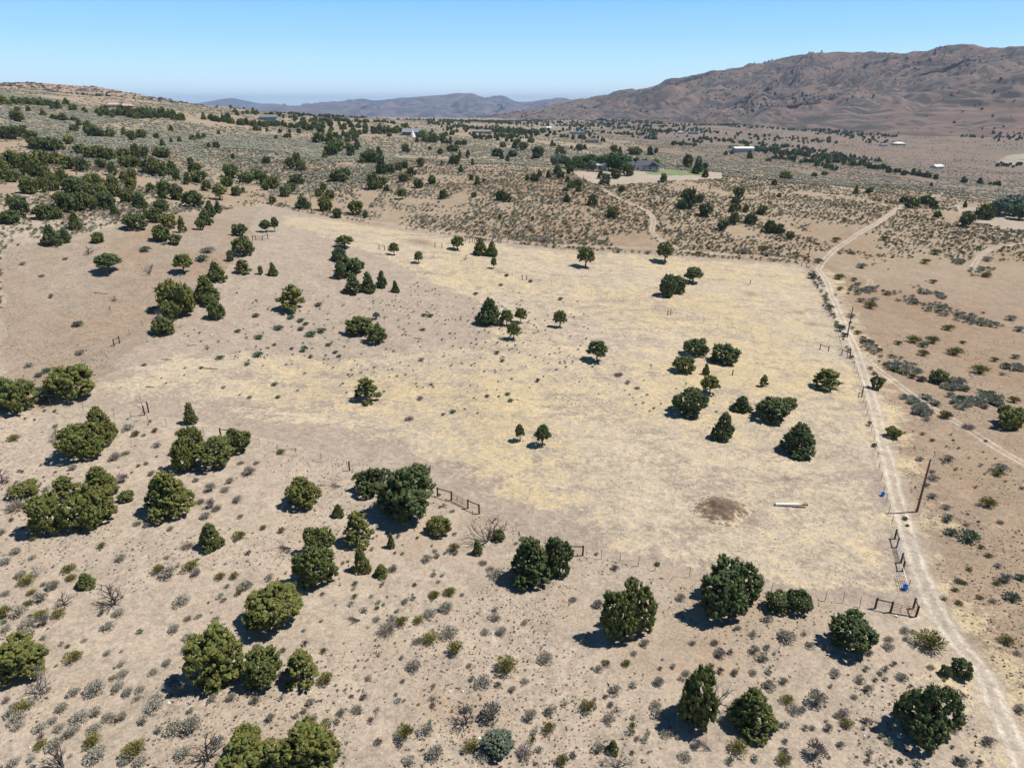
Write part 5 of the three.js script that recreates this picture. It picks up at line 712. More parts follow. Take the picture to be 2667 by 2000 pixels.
// ---------------------------------------------------------------- fences, gates, poles
const POSTWOOD = (() => {   // weathered dark timber: long grain
  const N = 128, data = new Uint8Array(N * N * 4), r = random(31), lines = Array.from({ length: N }, () => 0.6 + r() * 0.7);
  for (let j = 0; j < N; j++) for (let i = 0; i < N; i++) { const k = lines[(i + Math.round(noise(j / 20, i / 9) * 4)) % N] * (0.85 + 0.3 * noise(i / 3, j / 22)), q = (j * N + i) * 4; data[q] = SRGB[clamp(0.075 * k) * 4095 | 0]; data[q + 1] = SRGB[clamp(0.052 * k) * 4095 | 0]; data[q + 2] = SRGB[clamp(0.04 * k) * 4095 | 0]; data[q + 3] = 255; }
  const t = new THREE.DataTexture(data, N, N); t.wrapS = t.wrapT = THREE.RepeatWrapping; t.colorSpace = THREE.SRGBColorSpace; t.magFilter = THREE.LinearFilter; t.needsUpdate = true; return new THREE.MeshStandardMaterial({ map: t, roughness: 0.9 });
})();
const POLEWOOD = matte(0.155, 0.098, 0.06), STEEL = matte(0.12, 0.13, 0.11, { metalness: 0.3, roughness: 0.6 }), WIRE = matte(0.25, 0.24, 0.23, { metalness: 0.6, roughness: 0.5 }), RUST = matte(0.20, 0.085, 0.045, { roughness: 0.75 }), WHITEPIPE = matte(0.72, 0.71, 0.68, { roughness: 0.5 }), BLUE = matte(0.025, 0.26, 0.80, { roughness: 0.45 }), BLACK = matte(0.02, 0.02, 0.022), GALV = matte(0.55, 0.54, 0.52, { metalness: 0.35, roughness: 0.5 });
const PT = (p, up = 0) => V(p[0], ground(p[0], p[1]) + up, -p[1]);
function bar(a, b, r0, r1 = r0, sides = 8) {   // a round bar with closed, slightly rounded ends
  const L = a.distanceTo(b), c = Math.min(r0 * 0.25, 0.03), g = new THREE.LatheGeometry([[0, 0], [r0 - c, 0], [r0, c], [r1, L - c], [r1 - c, L], [0, L]].map((q) => new THREE.Vector2(Math.max(0, q[0]), q[1])), sides);
  g.applyQuaternion(new THREE.Quaternion().setFromUnitVectors(V(0, 1, 0), b.clone().sub(a).normalize())); g.translate(a.x, a.y, a.z); return g;
}
const tpost = (() => { const a = new THREE.BoxGeometry(0.05, 1.75, 0.016), b = new THREE.BoxGeometry(0.016, 1.75, 0.045), c = new THREE.BoxGeometry(0.052, 0.14, 0.018); a.translate(0, 0.5, 0); b.translate(0, 0.498, 0.031); c.translate(0, 1.31, -0.0005); return MERGE([a, b, c]); })();
const TIP = matte(0.55, 0.54, 0.5);
function local(o, g) { g.translate(-o.position.x, -o.position.y, -o.position.z); return g; }
function woodPost(o, p, h = 1.45, r = 0.115) { const a = PT(p, -0.4), lean = V((LAT[(p[0] * 91 & 4095)] - 0.5) * 0.07, 0, (LAT[(p[1] * 57 & 4095)] - 0.5) * 0.07); return part('wooden_post', local(o, bar(a, a.clone().add(V(lean.x, h + 0.4, lean.z)), r, r * 0.93, 9)), POSTWOOD, o); }
function rail(o, p, q, up = 1.25) { return part('top_rail', local(o, bar(PT(p, up), PT(q, up), 0.075, 0.07, 7)), POSTWOOD, o); }
// a line of steel posts and four strands of wire between the given stations
function wireFence(stations, label, group, gap = 3.6) {
  const o = base('wire_fence', ...stations[0]), pts = [];
  for (let i = 0; i < stations.length - 1; i++) { const a = stations[i], b = stations[i + 1], n = Math.max(1, Math.round(Math.hypot(b[0] - a[0], b[1] - a[1]) / gap)); for (let k = 0; k < n; k++) pts.push([mix(a[0], b[0], k / n), mix(a[1], b[1], k / n)]); }
  pts.push(stations[stations.length - 1]);
  const turn = Math.atan2(pts[pts.length - 1][1] - pts[0][1], pts[pts.length - 1][0] - pts[0][0]);
  pts.forEach((p, i) => { if (i === 0 || i === pts.length - 1) return; const w = PT(p), m = part('steel_post', tpost, STEEL, o); m.position.copy(w).sub(o.position); m.rotation.set((LAT[i * 31 & 4095] - 0.5) * 0.1, turn, (LAT[i * 17 & 4095] - 0.5) * 0.1); });
  for (const up of [0.35, 0.65, 0.95, 1.22]) { const segs = []; for (let i = 0; i < pts.length - 1; i++) { const g = new THREE.CylinderGeometry(0.006, 0.006, 1, 3, 1, true), a = PT(pts[i], up), b = PT(pts[i + 1], up); g.scale(1, a.distanceTo(b), 1); g.applyQuaternion(new THREE.Quaternion().setFromUnitVectors(V(0, 1, 0), b.clone().sub(a).normalize())); g.translate(...a.clone().add(b).multiplyScalar(0.5).sub(o.position).toArray()); segs.push(g); } part('wire', MERGE(segs), WIRE, o); }
  return tag(o, label, 'fence', group);
}
function brace(p, q, label) { const o = base('fence_brace', ...p); woodPost(o, p); woodPost(o, q); rail(o, p, q); const segs = [bar(PT(p, 1.2), PT(q, 0.12), 0.009, 0.009, 4), bar(PT(p, 0.12), PT(q, 1.2), 0.009, 0.009, 4)]; segs.forEach((s) => part('brace_wire', local(o, s), WIRE, o)); return tag(o, label, 'fence brace'); }
function gate(p, q, material, label, bars = 6, lean = 0, high = 1.2, lift = 0.18) {
  const o = base('pipe_gate', ...p), side = V(-(PT(q).z - PT(p).z), 0, PT(q).x - PT(p).x).normalize(), at = (t, up) => PT([mix(p[0], q[0], t), mix(p[1], q[1], t)], up).addScaledVector(side, lean * up);
  const y0 = PT(p).y, y1 = PT(q).y, P = (t, up) => { const v = at(t, up); v.y = mix(y0, y1, t) + up; return v; };
  for (let k = 0; k < bars; k++) { const u = lift + (high - lift) * Math.pow(k / (bars - 1), 1.15); part('gate_bar', local(o, bar(P(0.03, u), P(0.97, u), 0.024, 0.024, 6)), material, o); }
  for (const t of [0.03, 0.36, 0.66, 0.97]) part('gate_stile', local(o, bar(P(t, lift), P(t, high), 0.026, 0.026, 6)), material, o);
  return tag(o, label, 'gate');
}
{
  const B = PTS;
  brace(B.braceFront[0], B.braceFront[1], 'dark timber brace beside the big many-lobed junipers'); brace(B.braceFront[2], B.braceFront[3], 'dark timber brace beside the dead bush');
  gate(B.braceFront[1], B.braceFront[2], RUST, 'rust-brown pipe gate between two timber braces on the slope');
  brace(B.brace2[0], B.brace2[1], 'short timber brace against the twin dark junipers');
  brace(B.brace3b[0], B.brace3b[1], 'timber brace at the corner gate above the sandy slope'); gate(B.brace3b[1], B.brace3b[2], RUST, 'rust-brown pipe gate at the fence corner by the road');
  brace(B.brace3b[2], B.brace3b[3], 'timber corner brace where the fence meets the dirt road');
  brace(B.roadgate[0], B.roadgate[1], 'timber brace along the road above the grey gate'); gate(B.roadgate[1], B.roadgate[2], GALV, 'grey pipe gate along the dirt road'); brace(B.roadgate[2], B.roadgate[3], 'timber brace along the road beside the white panel');
  brace(B.braceHill[0], B.braceHill[1], 'lone weathered brace on the bare hillside'); brace(B.braceHill2[0], B.braceHill2[1], 'narrow timber brace on the knoll'); gate(B.braceHill2[1], B.braceHill2[2], RUST, 'pipe gate on the bare knoll', 5); brace(B.braceHill2[2], B.braceHill2[3], 'wide timber brace on the knoll beside the gate');
  brace(B.braceMid[0], B.braceMid[1], 'timber brace at the end of the cross fence'); brace(B.braceMid2[0], B.braceMid2[1], 'timber brace at the road bend, south side'); brace(B.braceMid2[1], B.braceMid2[2], 'timber corner brace at the road bend');
  brace(B.braceRoad[0], B.braceRoad[1], 'timber brace along the road shaded by a round juniper');
  brace(B.braceN[0], B.braceN[1], 'timber brace at the end of the rail post row'); brace(B.braceN[2], B.braceN[3], 'long-railed timber brace in the upper pasture'); 
  brace(B.braceNE[0], B.braceNE[1], 'timber brace at the far pasture corner'); gate(B.gateNE[0], B.gateNE[1], GALV, 'grey pipe gate where the far tracks fork', 5);
  { const o = base('post_corral', ...B.corral[0]); B.corral.forEach((p) => woodPost(o, p, 1.9, 0.11)); for (const [i, j] of [[0, 1], [0, 2], [2, 3], [3, 4], [4, 5], [4, 6]]) { rail(o, B.corral[i], B.corral[j], 1.6); } tag(o, 'small corral of dark posts and rails at the pasture edge', 'corral'); }
  B.loneposts.concat(B.midPost).forEach((p, i) => { const o = base('lone_post', ...p), h = [1.5, 1.3, 1.5, 1.4, 1.9, 1.6, 1.3, 1.6, 1.5, 1.6, 1.5, 1.5, 1.5][i]; woodPost(o, p, h, 0.12); tag(o, ['single dark post above the wire fence', 'leaning post beside the leftmost junipers', 'post beside the round junipers of the fence line', 'lone post in the open upper pasture', 'tall thin post beside the charred stump', 'split post beside the charred stump', 'short stake below the pasture junipers', 'one of two thick posts in the cross fence', 'slimmer post of the cross fence pair', 'thick post where the cross fence crosses the straw', 'second post where the cross fence crosses the straw', 'post west of the corral', 'post nearest the corral'][i].replace('leftmost', 'hillside'), 'post'); });
  { const o = base('post_rail', ...B.loneposts[2]), q = [B.loneposts[2][0] + 2.4, B.loneposts[2][1] - 0.4]; rail(o, B.loneposts[2], q); woodPost(o, q); tag(o, 'dark rail reaching into the round green juniper', 'fence rail'); }
  wireFence([...B.fenceFront, B.braceFront[0]], 'sagging wire fence along the top of the sandy slope'); wireFence(B.fenceFront2, 'wire fence between the pipe gate and the short brace'); wireFence(B.fenceFront3, 'wire fence from the short brace to the corner gate');
  wireFence([B.roadgate[0], ...B.fenceRoad.slice(1, 6), B.braceRoad[0]], 'wire fence along the dirt road above the grey gate'); wireFence(B.fenceRoad2, 'wire fence along the road up to the bend'); wireFence(B.fenceRoad3, 'wire fence along the road past the dung heaps', undefined, 4.5);
  wireFence([B.brace3b[3], B.roadgate[3]], 'short wire fence behind the white panel'); wireFence(B.fenceMid, 'long cross fence of thin posts over the pasture', undefined, 4.2); wireFence(B.fenceNorth, 'wire fence along the back of the pasture', undefined, 5);
  wireFence(B.fenceNorth2, 'wire fence between the corral and the rail posts', undefined, 4); wireFence(B.fenceHill, 'wire fence uphill of the lone brace'); wireFence(B.fenceHill2, 'wire fence downhill of the lone brace');
  B.poles.forEach(([x, d, h], i) => {
    const o = base('power_pole', x, d), H = Math.max(h, 7.2); part('pole', bar(V(0, -1, 0), V(0, H, 0), 0.17, 0.11, 10), POLEWOOD, o);
    part('top_pin', bar(V(0, H - 0.05, 0), V(0.02, H + 0.22, 0), 0.025, 0.02, 6), STEEL, o); const ins = new THREE.LatheGeometry([[0, 0], [0.05, 0], [0.075, 0.04], [0.05, 0.07], [0.06, 0.1], [0.03, 0.15], [0, 0.16]].map((q) => new THREE.Vector2(...q)), 10); ins.translate(0.02, H + 0.2, 0); part('insulator', ins, GALV, o);
    if (i === 0 || i > 4) { part('ground_wire', bar(V(0.16, 0, 0.05), V(0.105, H - 0.4, 0.04), 0.01, 0.01, 4), WIRE, o); }
    tag(o, ['tall bare utility pole casting its shadow across the road', 'utility pole leaning over the road bend', 'utility pole at the far fork in the road', 'utility pole behind the pasture on the sagebrush flat', 'utility pole at the top of the pasture', 'utility pole among the junipers of the knoll', 'utility pole on the sagebrush slope past the knoll', 'utility pole on the track below the ranch house', 'utility pole in the ranch yard trees'][i], 'utility pole');
  });
  // blue tubs
  const tub = new THREE.LatheGeometry([[0, 0.012], [0.19, 0.012], [0.205, 0], [0.215, 0.02], [0.265, 0.46], [0.285, 0.465], [0.285, 0.5], [0.255, 0.495], [0.2, 0.035], [0, 0.03]].map((q) => new THREE.Vector2(...q)), 24);
  B.buckets.forEach((p, i) => { const o = base('blue_tub', ...p); o.scale.setScalar([1.05, 1.1, 1.3, 1.1][i]); part('tub', tub, BLUE, o); const h = new THREE.TorusGeometry(0.27, 0.009, 5, 14, Math.PI); h.rotateX(1.2); h.translate(0, 0.47, 0); part('handle', h, WIRE, o); tag(o, ['blue plastic tub at the fence beside the dirt road', 'blue plastic tub beside the white panel', 'blue tub near the dung heaps', 'blue tub at the far end of the road fence'][i], 'tub'); });
  // white pipe panel leaning at the fence
  gate(B.panel[0], [B.panel[1][0] + 0.15, B.panel[1][1]], WHITEPIPE, 'white pipe panel leaning on the fence beside the blue tub', 6, 0.45, 1.35, 0.1);
  { // long white pipe with a rusty end
    const a = B.pipe[0], b = B.pipe[1], o = base('metal_pipe', ...a), L = Math.hypot(b[0] - a[0], b[1] - a[1]) + 0.1; o.rotation.y = Math.atan2(b[1] - a[1], b[0] - a[0]);
    const N = 256, data = new Uint8Array(N * 64 * 4); for (let j = 0; j < 64; j++) for (let i = 0; i < N; i++) { const k = smooth(0.62, 0.95, i / N + (fbm(i / 18, j / 9, 3) - 0.5) * 0.5), c = [mix(0.70, 0.16, k), mix(0.68, 0.075, k), mix(0.64, 0.035, k)], s = 0.85 + noise(i / 4, j / 3) * 0.3, q = (j * N + i) * 4; for (let z = 0; z < 3; z++) data[q + z] = SRGB[clamp(c[z] * s) * 4095 | 0]; data[q + 3] = 255; }
    const t = new THREE.DataTexture(data, N, 64); t.colorSpace = THREE.SRGBColorSpace; t.magFilter = THREE.LinearFilter; t.wrapS = t.wrapT = THREE.RepeatWrapping; t.needsUpdate = true;
    const m = new THREE.MeshStandardMaterial({ map: t, roughness: 0.55, metalness: 0.1, side: THREE.DoubleSide }), R = 0.2, pos = [], uv = [], idx = [], S = 20, n = 12;
    for (const [rr, k0] of [[R, 0], [R - 0.02, (n + 1) * (S + 1)]]) { for (let i = 0; i <= n; i++) for (let s = 0; s <= S; s++) { const w = s / S * 6.28319; pos.push(i / n * L, R + Math.sin(w) * rr, Math.cos(w) * rr); uv.push(i / n, s / S); } for (let i = 0; i < n; i++) for (let s = 0; s < S; s++) { const q = k0 + i * (S + 1) + s; idx.push(q, q + 1, q + S + 2, q, q + S + 2, q + S + 1); } }
    for (const i of [0, n]) for (let s = 0; s < S; s++) { const q = i * (S + 1) + s, e = q + (n + 1) * (S + 1); idx.push(q, q + 1, e + 1, q, e + 1, e); }
    const g = new THREE.BufferGeometry(); g.setAttribute('position', new THREE.Float32BufferAttribute(pos, 3)); g.setAttribute('uv', new THREE.Float32BufferAttribute(uv, 2)); g.setIndex(idx); g.computeVertexNormals(); part('pipe_shell', g, m, o);
    for (const q of [0.03, L - 0.05]) { const c = new THREE.TorusGeometry(R, 0.022, 6, 20); c.rotateY(Math.PI / 2); c.translate(q, R, 0); part('collar', c, q < 1 ? GALV : RUST, o); }
    tag(o, 'long white pipe with a rusty end lying on the pasture', 'pipe');
  }
  { // heap of old manure
    const [x, d, w] = B.mound[0], o = base('manure_heap', x, d), n = 70, S = 150, pos = [], idx = [], col = []; for (let i = 0; i <= n; i++) for (let s = 0; s <= S; s++) { const q = i / n, a = s / S * 6.28319, rr = q * w * 0.68 * (0.8 + 0.4 * noise(Math.cos(a) * 1.5 + 5, Math.sin(a) * 1.5 + 5)), px = Math.cos(a) * rr * 1.1, pz = Math.sin(a) * rr, f = noise(px * 6, pz * 6) * 0.5 + noise(px * 2.3 + 7, pz * 2.3) * 0.5; pos.push(px, ground(x + px, d - pz) - o.position.y + 1.25 * Math.pow(1 - q, 1.6) * (0.75 + 0.5 * noise(px * 1.1 + 9, pz * 1.1)) + (f - 0.5) * 0.12 * (1 - q) + 0.02 - smooth(0.82, 1, q) * 0.09, pz);
      // trodden dung breaks up into dry grass towards its ragged rim
      const k = 0.72 + 0.56 * f, t = smooth(0.3, 0.95, q + (f - 0.5) * 1.1), u = smooth(0.6, 1, q + (f - 0.5) * 0.9); col.push(k * mix(mix(0.125, 0.25, t), 0.42, u), k * mix(mix(0.088, 0.185, t), 0.345, u), k * mix(mix(0.058, 0.118, t), 0.245, u)); }
    for (let i = 0; i < n; i++) for (let s = 0; s < S; s++) { const q = i * (S + 1) + s; idx.push(q, q + S + 2, q + 1, q, q + S + 1, q + S + 2); }
    const g = new THREE.BufferGeometry(); g.setAttribute('position', new THREE.Float32BufferAttribute(pos, 3)); g.setAttribute('color', new THREE.Float32BufferAttribute(col, 3)); g.setIndex(idx); g.computeVertexNormals(); part('heap', g, new THREE.MeshStandardMaterial({ color: 0xffffff, vertexColors: true, roughness: 1 }), o); tag(o, 'low brown heap of old manure on the pasture', 'manure heap');
  }
}

// ---------------------------------------------------------------- dead trees, logs, stones
function deadTree(seed, style) {   // about 2 m high; a stem and forking bare boughs
  const r = random(seed), stem = [], twigs = [];
  const grow = (p, dir, len, rad, lv) => { const e = p.clone().addScaledVector(dir, len), pts = bend(r, p, e, 0.05, 3); (lv < 1 ? stem : twigs).push(limb(pts, rad, rad * 0.45, lv < 2 ? 5 : 3)); if (lv >= 3) return; const n = 3 + (r() * 2.4 | 0); for (let k = 0; k < n; k++) { const t = 0.3 + r() * 0.7, q = p.clone().lerp(e, t), nd = dir.clone().addScaledVector(dirOf(r), style === 'g' ? 0.75 : 0.95); if (lv) nd.y += 0.15; grow(q, nd.normalize(), len * (0.38 + r() * 0.3), rad * 0.5 * (1.15 - t * 0.3), lv + 1); } };
  if (style === 's' || style === 'n') { grow(V(0, -0.1, 0), V((r() - 0.5) * 0.2, 1, (r() - 0.5) * 0.2).normalize(), style === 'n' ? 1.9 : 1.5, 0.085, style === 'n' ? 1 : 0); if (style === 's') for (let k = 0; k < 9; k++) { const a = k / 9 * 6.28; grow(V(0, 0.1 + r() * 0.3, 0), V(Math.cos(a), 0.22 + r() * 0.5, Math.sin(a)).normalize(), 0.75 + r() * 0.4, 0.04, 1); } } else for (let k = 0; k < (style === 'g' ? 11 : 7); k++) { const a = k * 2.4 + r(), tilt = style === 'f' ? 1.25 : 0.25 + r() * 0.9; grow(V(Math.cos(a) * 0.08, 0, Math.sin(a) * 0.08), (style === 'f' ? V(0.9, 0.12 + r() * 0.35, (r() - 0.5) * 0.9) : V(Math.cos(a) * Math.sin(tilt), Math.cos(tilt), Math.sin(a) * Math.sin(tilt))).normalize(), 1.2 + r() * 0.5, 0.05, 1); }
  return { stem: stem.length ? MERGE(stem) : null, twigs: MERGE(twigs) };
}
{
  const kinds = { s: [deadTree(41, 's'), deadTree(42, 's')], g: [deadTree(43, 'g'), deadTree(44, 'g')], f: [deadTree(45, 'f')], n: [deadTree(46, 'n')] }, r = random(90);
  const words = ['forked grey snag with sweeping low boughs on the sandy slope', 'dark bare snag below the hillside edge juniper', 'charred upright snag with fanned branches among sagebrush', 'bare dark snag beside two broad olive junipers', 'fallen grey dead tree among pale stones', 'dead dark bush with a green shoot below the pipe gate', 'silvery dead bush behind the dark juniper', 'bleached dead bush around a small green juniper', 'thin dead bush beside the paired olive junipers', 'small leafless snag on the upper sandy slope', 'crooked snag beside the bright green seedling', 'curved dead limbs at the edge of the sandy slope', 'fallen dead brush beside the stacked junipers', 'pale dead brush beside the single dark post', 'bare little snag beside the hillside seedling', 'lone leafless snag on the bare hillside', 'broken stump on the bare hillside', 'spreading dead bush on the bare hillside', 'charred stump by the wire fence', 'dead twigs under the paired dark junipers', 'thin dead sapling above the straw grass', 'small reddish dead tree in the upper pasture', 'thin bare sapling among sagebrush clumps', 'thin bare sapling near the white-flecked ground', 'silvery dead boughs in the lower knoll juniper', 'dry fallen branch below the mid-slope juniper', 'dry fallen branch beside small sagebrush', 'dead trunk on the scrub rise', 'bare twig bush beside two rabbitbrush'];
  PTS.snags.forEach(([x, d, w, k], i) => { const list = kinds[k], s = list[i % list.length], o = base('dead_tree', x, d, k === 'f' ? 2.6 + r() : r() * 6.28), mat = k === 'g' || i % 4 === 1 ? GREYWOOD : CHAR; if (s.stem) part('stem', s.stem, mat, o); part('boughs', s.twigs, mat, o); const sc = w / (k === 'g' ? 2.5 : k === 's' ? 2.2 : 1.9); o.scale.set(sc, sc * (k === 'n' ? 1.6 : 1.05), sc); tag(o, words[i] ?? 'small dead tree', 'dead tree'); });
  const lw = ['dark fallen log on the bare hillside', 'short pale log on the straw grass', 'dark log lying on the straw grass', 'long dark log above the straw grass', 'thin log at the edge of the straw', 'pale pole beside the hillside fence', 'pale log across the road', 'long white log across the road', 'bleached stick on the bare hillside', 'grey log near the dead sapling', 'short log on the weedy slope', 'white branch below the white pipe', 'short dark log on the bare hillside'];
  PTS.logs.forEach(([x, d, x2, d2], i) => { const o = base('fallen_log', x, d), a = V(0, 0.05, 0), b = PT([x2, d2], 0.07).sub(o.position), rr = random(i + 5), m = [CHAR, GREYWOOD, CHAR, CHAR, GREYWOOD, matte(0.4, 0.36, 0.32), matte(0.45, 0.42, 0.38), matte(0.5, 0.47, 0.43), GREYWOOD, GREYWOOD, CHAR, matte(0.55, 0.52, 0.48), CHAR][i]; part('log', limb(bend(rr, a, b, 0.03, 4), 0.09, 0.045, 6), m, o); part('branch_stub', limb(bend(rr, a.clone().lerp(b, 0.5), a.clone().lerp(b, 0.62).add(V(0.1, 0.3, 0.15)), 0.05, 2), 0.035, 0.012, 4), m, o); tag(o, lw[i], 'log'); });
  const stone = [1, 2, 3].map((s) => { const g = new THREE.IcosahedronGeometry(0.5, 2), p = g.attributes.position; for (let i = 0; i < p.count; i++) { const v = V(p.getX(i), p.getY(i), p.getZ(i)), k = 0.7 + 0.6 * noise(v.x * 2.2 + s * 9, v.y * 2.2 + v.z * 1.7 + s); p.setXYZ(i, v.x * k, v.y * k * 0.65, v.z * k * 0.85); } g.computeVertexNormals(); return g; }), stoneMat = matte(0.62, 0.58, 0.53);
  PTS.rocks.forEach(([x, d, w], i) => { const m = new THREE.Mesh(stone[i % 3], stoneMat); m.name = numbered('white_stone'); m.position.set(x, ground(x, d) + w * 0.12, -d); m.scale.setScalar(Math.min(w, 0.6)); m.rotation.y = i * 1.7; scene.add(m); const l = `pale stone ${where(x, d) ?? zone(x, d)}`; tag(m, l, 'stone', 'stones: ' + l); });
}

// ---------------------------------------------------------------- houses
const SHINGLE = matte(0.075, 0.08, 0.095), WHITEWALL = matte(0.62, 0.61, 0.58), CREAM = matte(0.5, 0.44, 0.36), TANWALL = matte(0.4, 0.32, 0.25), WHITEROOF = matte(0.74, 0.75, 0.76, { roughness: 0.5 }), REDWALL = matte(0.3, 0.06, 0.06), BLUEROOF = matte(0.07, 0.12, 0.2), PINKROOF = matte(0.5, 0.36, 0.32), GLASS = new THREE.MeshStandardMaterial({ color: rgb(0.03, 0.04, 0.05), roughness: 0.15 }), TRIM = matte(0.7, 0.7, 0.68);
const box = (w, h, l, x, y, z) => { const g = new THREE.BoxGeometry(w, h, l); g.translate(x, y, z); return g; };
// a pitched roof as a closed wedge, ridge along x; hip > 0 pulls the ridge in
function roofShape(w, l, rise, hip, y, over = 0.6) {
  const a = w / 2 + over, b = l / 2 + over, r = a - hip, t = 0.22, q = [[-a, 0, -b], [a, 0, -b], [a, 0, b], [-a, 0, b], [-r, rise, 0], [r, rise, 0], [-a, -t, -b], [a, -t, -b], [a, -t, b], [-a, -t, b]], f = [[3, 2, 5], [3, 5, 4], [1, 0, 4], [1, 4, 5], [0, 3, 4], [2, 1, 5], [6, 7, 8], [6, 8, 9], [9, 8, 2], [9, 2, 3], [7, 6, 0], [7, 0, 1], [6, 9, 3], [6, 3, 0], [8, 7, 1], [8, 1, 2]], p = [];
  for (const t3 of f) for (const i of t3) p.push(q[i][0], q[i][1] + y, q[i][2]);
  const g = new THREE.BufferGeometry(); g.setAttribute('position', new THREE.Float32BufferAttribute(p, 3)); g.computeVertexNormals(); return g;
}
function house(name, p, turn, w, l, h, rise, hip, wall, roof, label, category, windows = 4, extra) {
  const o = base(name, p[0], p[1], turn); o.position.y -= 0.4;
  part('wall', box(w, h + 0.8, l, 0, (h + 0.8) / 2 - 0.4, 0), wall, o); part('roof', roofShape(w, l, rise, hip, h + 0.62), roof, o);
  if (!hip) for (const s of [-1, 1]) { const g = new THREE.BufferGeometry(), x = s * (w / 2 - 0.02); g.setAttribute('position', new THREE.Float32BufferAttribute([x, h + 0.4, -l / 2, x, h + 0.4, l / 2, x, h + 0.45 + rise * 0.94, 0, x, h + 0.4, l / 2, x, h + 0.4, -l / 2, x, h + 0.45 + rise * 0.94, 0], 3)); g.computeVertexNormals(); part('gable', g, wall, o); }
  for (let k = 0; k < windows; k++) { const x = (k + 0.5) / windows * w - w / 2, f = part('window', box(1.7, 1.3, 0.08, x, h * 0.62, l / 2 + 0.04), TRIM, o); part('pane', box(1.45, 1.05, 0.05, x, h * 0.62, l / 2 + 0.08), GLASS, f); }
  if (windows) { const dx = w * 0.12, f = part('door', box(1.0, 2.1, 0.07, dx, 1.45, l / 2 + 0.035), TRIM, o); part('handle', box(0.08, 0.08, 0.06, dx + 0.36, 1.4, l / 2 + 0.1), STEEL, f); }
  extra?.(o); return tag(o, label, category);
}
{
  const H = HOUSES;
  house('ranch_house', H.ranch, 0.08, 15, 9, 2.7, 2.6, 3.2, WHITEWALL, SHINGLE, 'long white ranch house with dark grey hipped roof and green lawn', 'house', 4, (o) => {
    const g = roofShape(5, 4.6, 1.9, 0, 0, 0.35); g.rotateY(Math.PI / 2); g.translate(3.4, 3.35, 3.2); const d = part('dormer_roof', g, SHINGLE, o); part('dormer_window', box(1.3, 0.7, 0.08, 3.4, 4.2, 5.62), GLASS, d);
    part('dormer_wall', (() => { const b = new THREE.BufferGeometry(); b.setAttribute('position', new THREE.Float32BufferAttribute([1.2, 3.36, 5.56, 5.6, 3.36, 5.56, 3.4, 5.15, 5.56], 3)); b.computeVertexNormals(); return b; })(), WHITEWALL, o);
    for (let k = 0; k < 5; k++) part('porch_post', box(0.16, 2.6, 0.16, -2 + k * 2.2, 1.3, 6.3), TRIM, o); part('porch_roof', box(10, 0.16, 2.4, 2.4, 2.7, 5.5), SHINGLE, o);
    part('garage_wing', box(8, 3.4, 7, -11.6, 1.3, 0.4), WHITEWALL, o); part('garage_roof', (() => { const q = roofShape(8, 7, 2, 0, 3.2); q.translate(-11.6, 0, 0.4); return q; })(), SHINGLE, o); part('garage_door', box(3.2, 2.2, 0.08, -11.6, 1.3, 3.95), TRIM, o); part('chimney', box(0.8, 1.5, 0.8, -3, 5.4, -0.6), TANWALL, o);
  });
  house('stucco_house', H.westA, 0.3, 10, 7, 2.8, 1.6, 2, CREAM, PINKROOF, 'low pale-roofed house among the hilltop junipers', 'house', 3); house('red_house', H.westB, 0.2, 9, 7, 3, 1.7, 2, REDWALL, PINKROOF, 'red-walled house below the round hill', 'house', 3);
  house('grey_house', H.greyA, 0.1, 17, 9, 3.4, 2.2, 0, matte(0.25, 0.3, 0.36), matte(0.2, 0.2, 0.18), 'grey-blue house screened by a juniper belt', 'house', 4); house('dark_house', H.tepeeHouse, -0.15, 22, 11, 3.2, 3.4, 0, matte(0.16, 0.15, 0.14), matte(0.24, 0.25, 0.28), 'dark house with grey gabled roof behind the white tepee', 'house', 3);
  house('metal_barn', H.barn, 0.1, 25, 13, 4.2, 1.8, 0, matte(0.38, 0.36, 0.38), WHITEROOF, 'long pale metal barn at the valley edge', 'barn', 0, (o) => part('barn_door', box(4, 3.4, 0.1, 9.5, 1.8, 6.56), WHITEWALL, o));
  house('pyramid_roof_barn', H.hip, 0, 20, 20, 3, 4, 10.4, matte(0.16, 0.22, 0.2), WHITEROOF, 'barn with a white pyramid roof in the far valley', 'barn', 0); house('white_gable_barn', H.gable, 0.4, 17, 11, 3, 2.6, 0, matte(0.4, 0.4, 0.4), WHITEROOF, 'white-roofed gabled barn on the valley floor', 'barn', 0);
  house('long_shed', H.shed, 0, 34, 9, 3.5, 1.2, 0, matte(0.12, 0.16, 0.24), WHITEROOF, 'long white-roofed shed at the mountain foot', 'shed', 0); house('blue_roof_house', H.blueA, 0.2, 24, 9, 3, 2, 2, matte(0.25, 0.22, 0.2), BLUEROOF, 'low blue-roofed house on the valley bench', 'house', 3);
  house('blue_shed', H.blueB, 0, 20, 8, 3, 1.4, 0, matte(0.2, 0.26, 0.32), BLUEROOF, 'blue shed beside the winding pale road', 'shed', 0); house('shaded_house', H.shaded, 0.1, 16, 9, 3, 2, 2, TANWALL, matte(0.16, 0.12, 0.11), 'brown house under trees on the far rise', 'house', 3); house('white_trailer', H.trailer, 0.1, 9, 2.7, 2.6, 0.2, 0, WHITEWALL, WHITEROOF, 'white trailer parked among the ranch yard trees', 'trailer', 2); house('white_shed', H.yardshed, 0.05, 8, 5, 2.4, 1.2, 0, WHITEWALL, WHITEROOF, 'small white shed beside the ranch drive', 'shed', 1);
  house('low_roof_house', H.lowroof, 0, 26, 10, 2.6, 1.8, 3, matte(0.3, 0.26, 0.24), matte(0.26, 0.22, 0.24), 'low grey-roofed house behind a juniper row', 'house', 3); house('green_yard_house', H.valleyhouse, 0, 14, 9, 3, 2, 2, WHITEWALL, matte(0.2, 0.22, 0.24), 'small white house in valley trees beside the pyramid barn', 'house', 2);
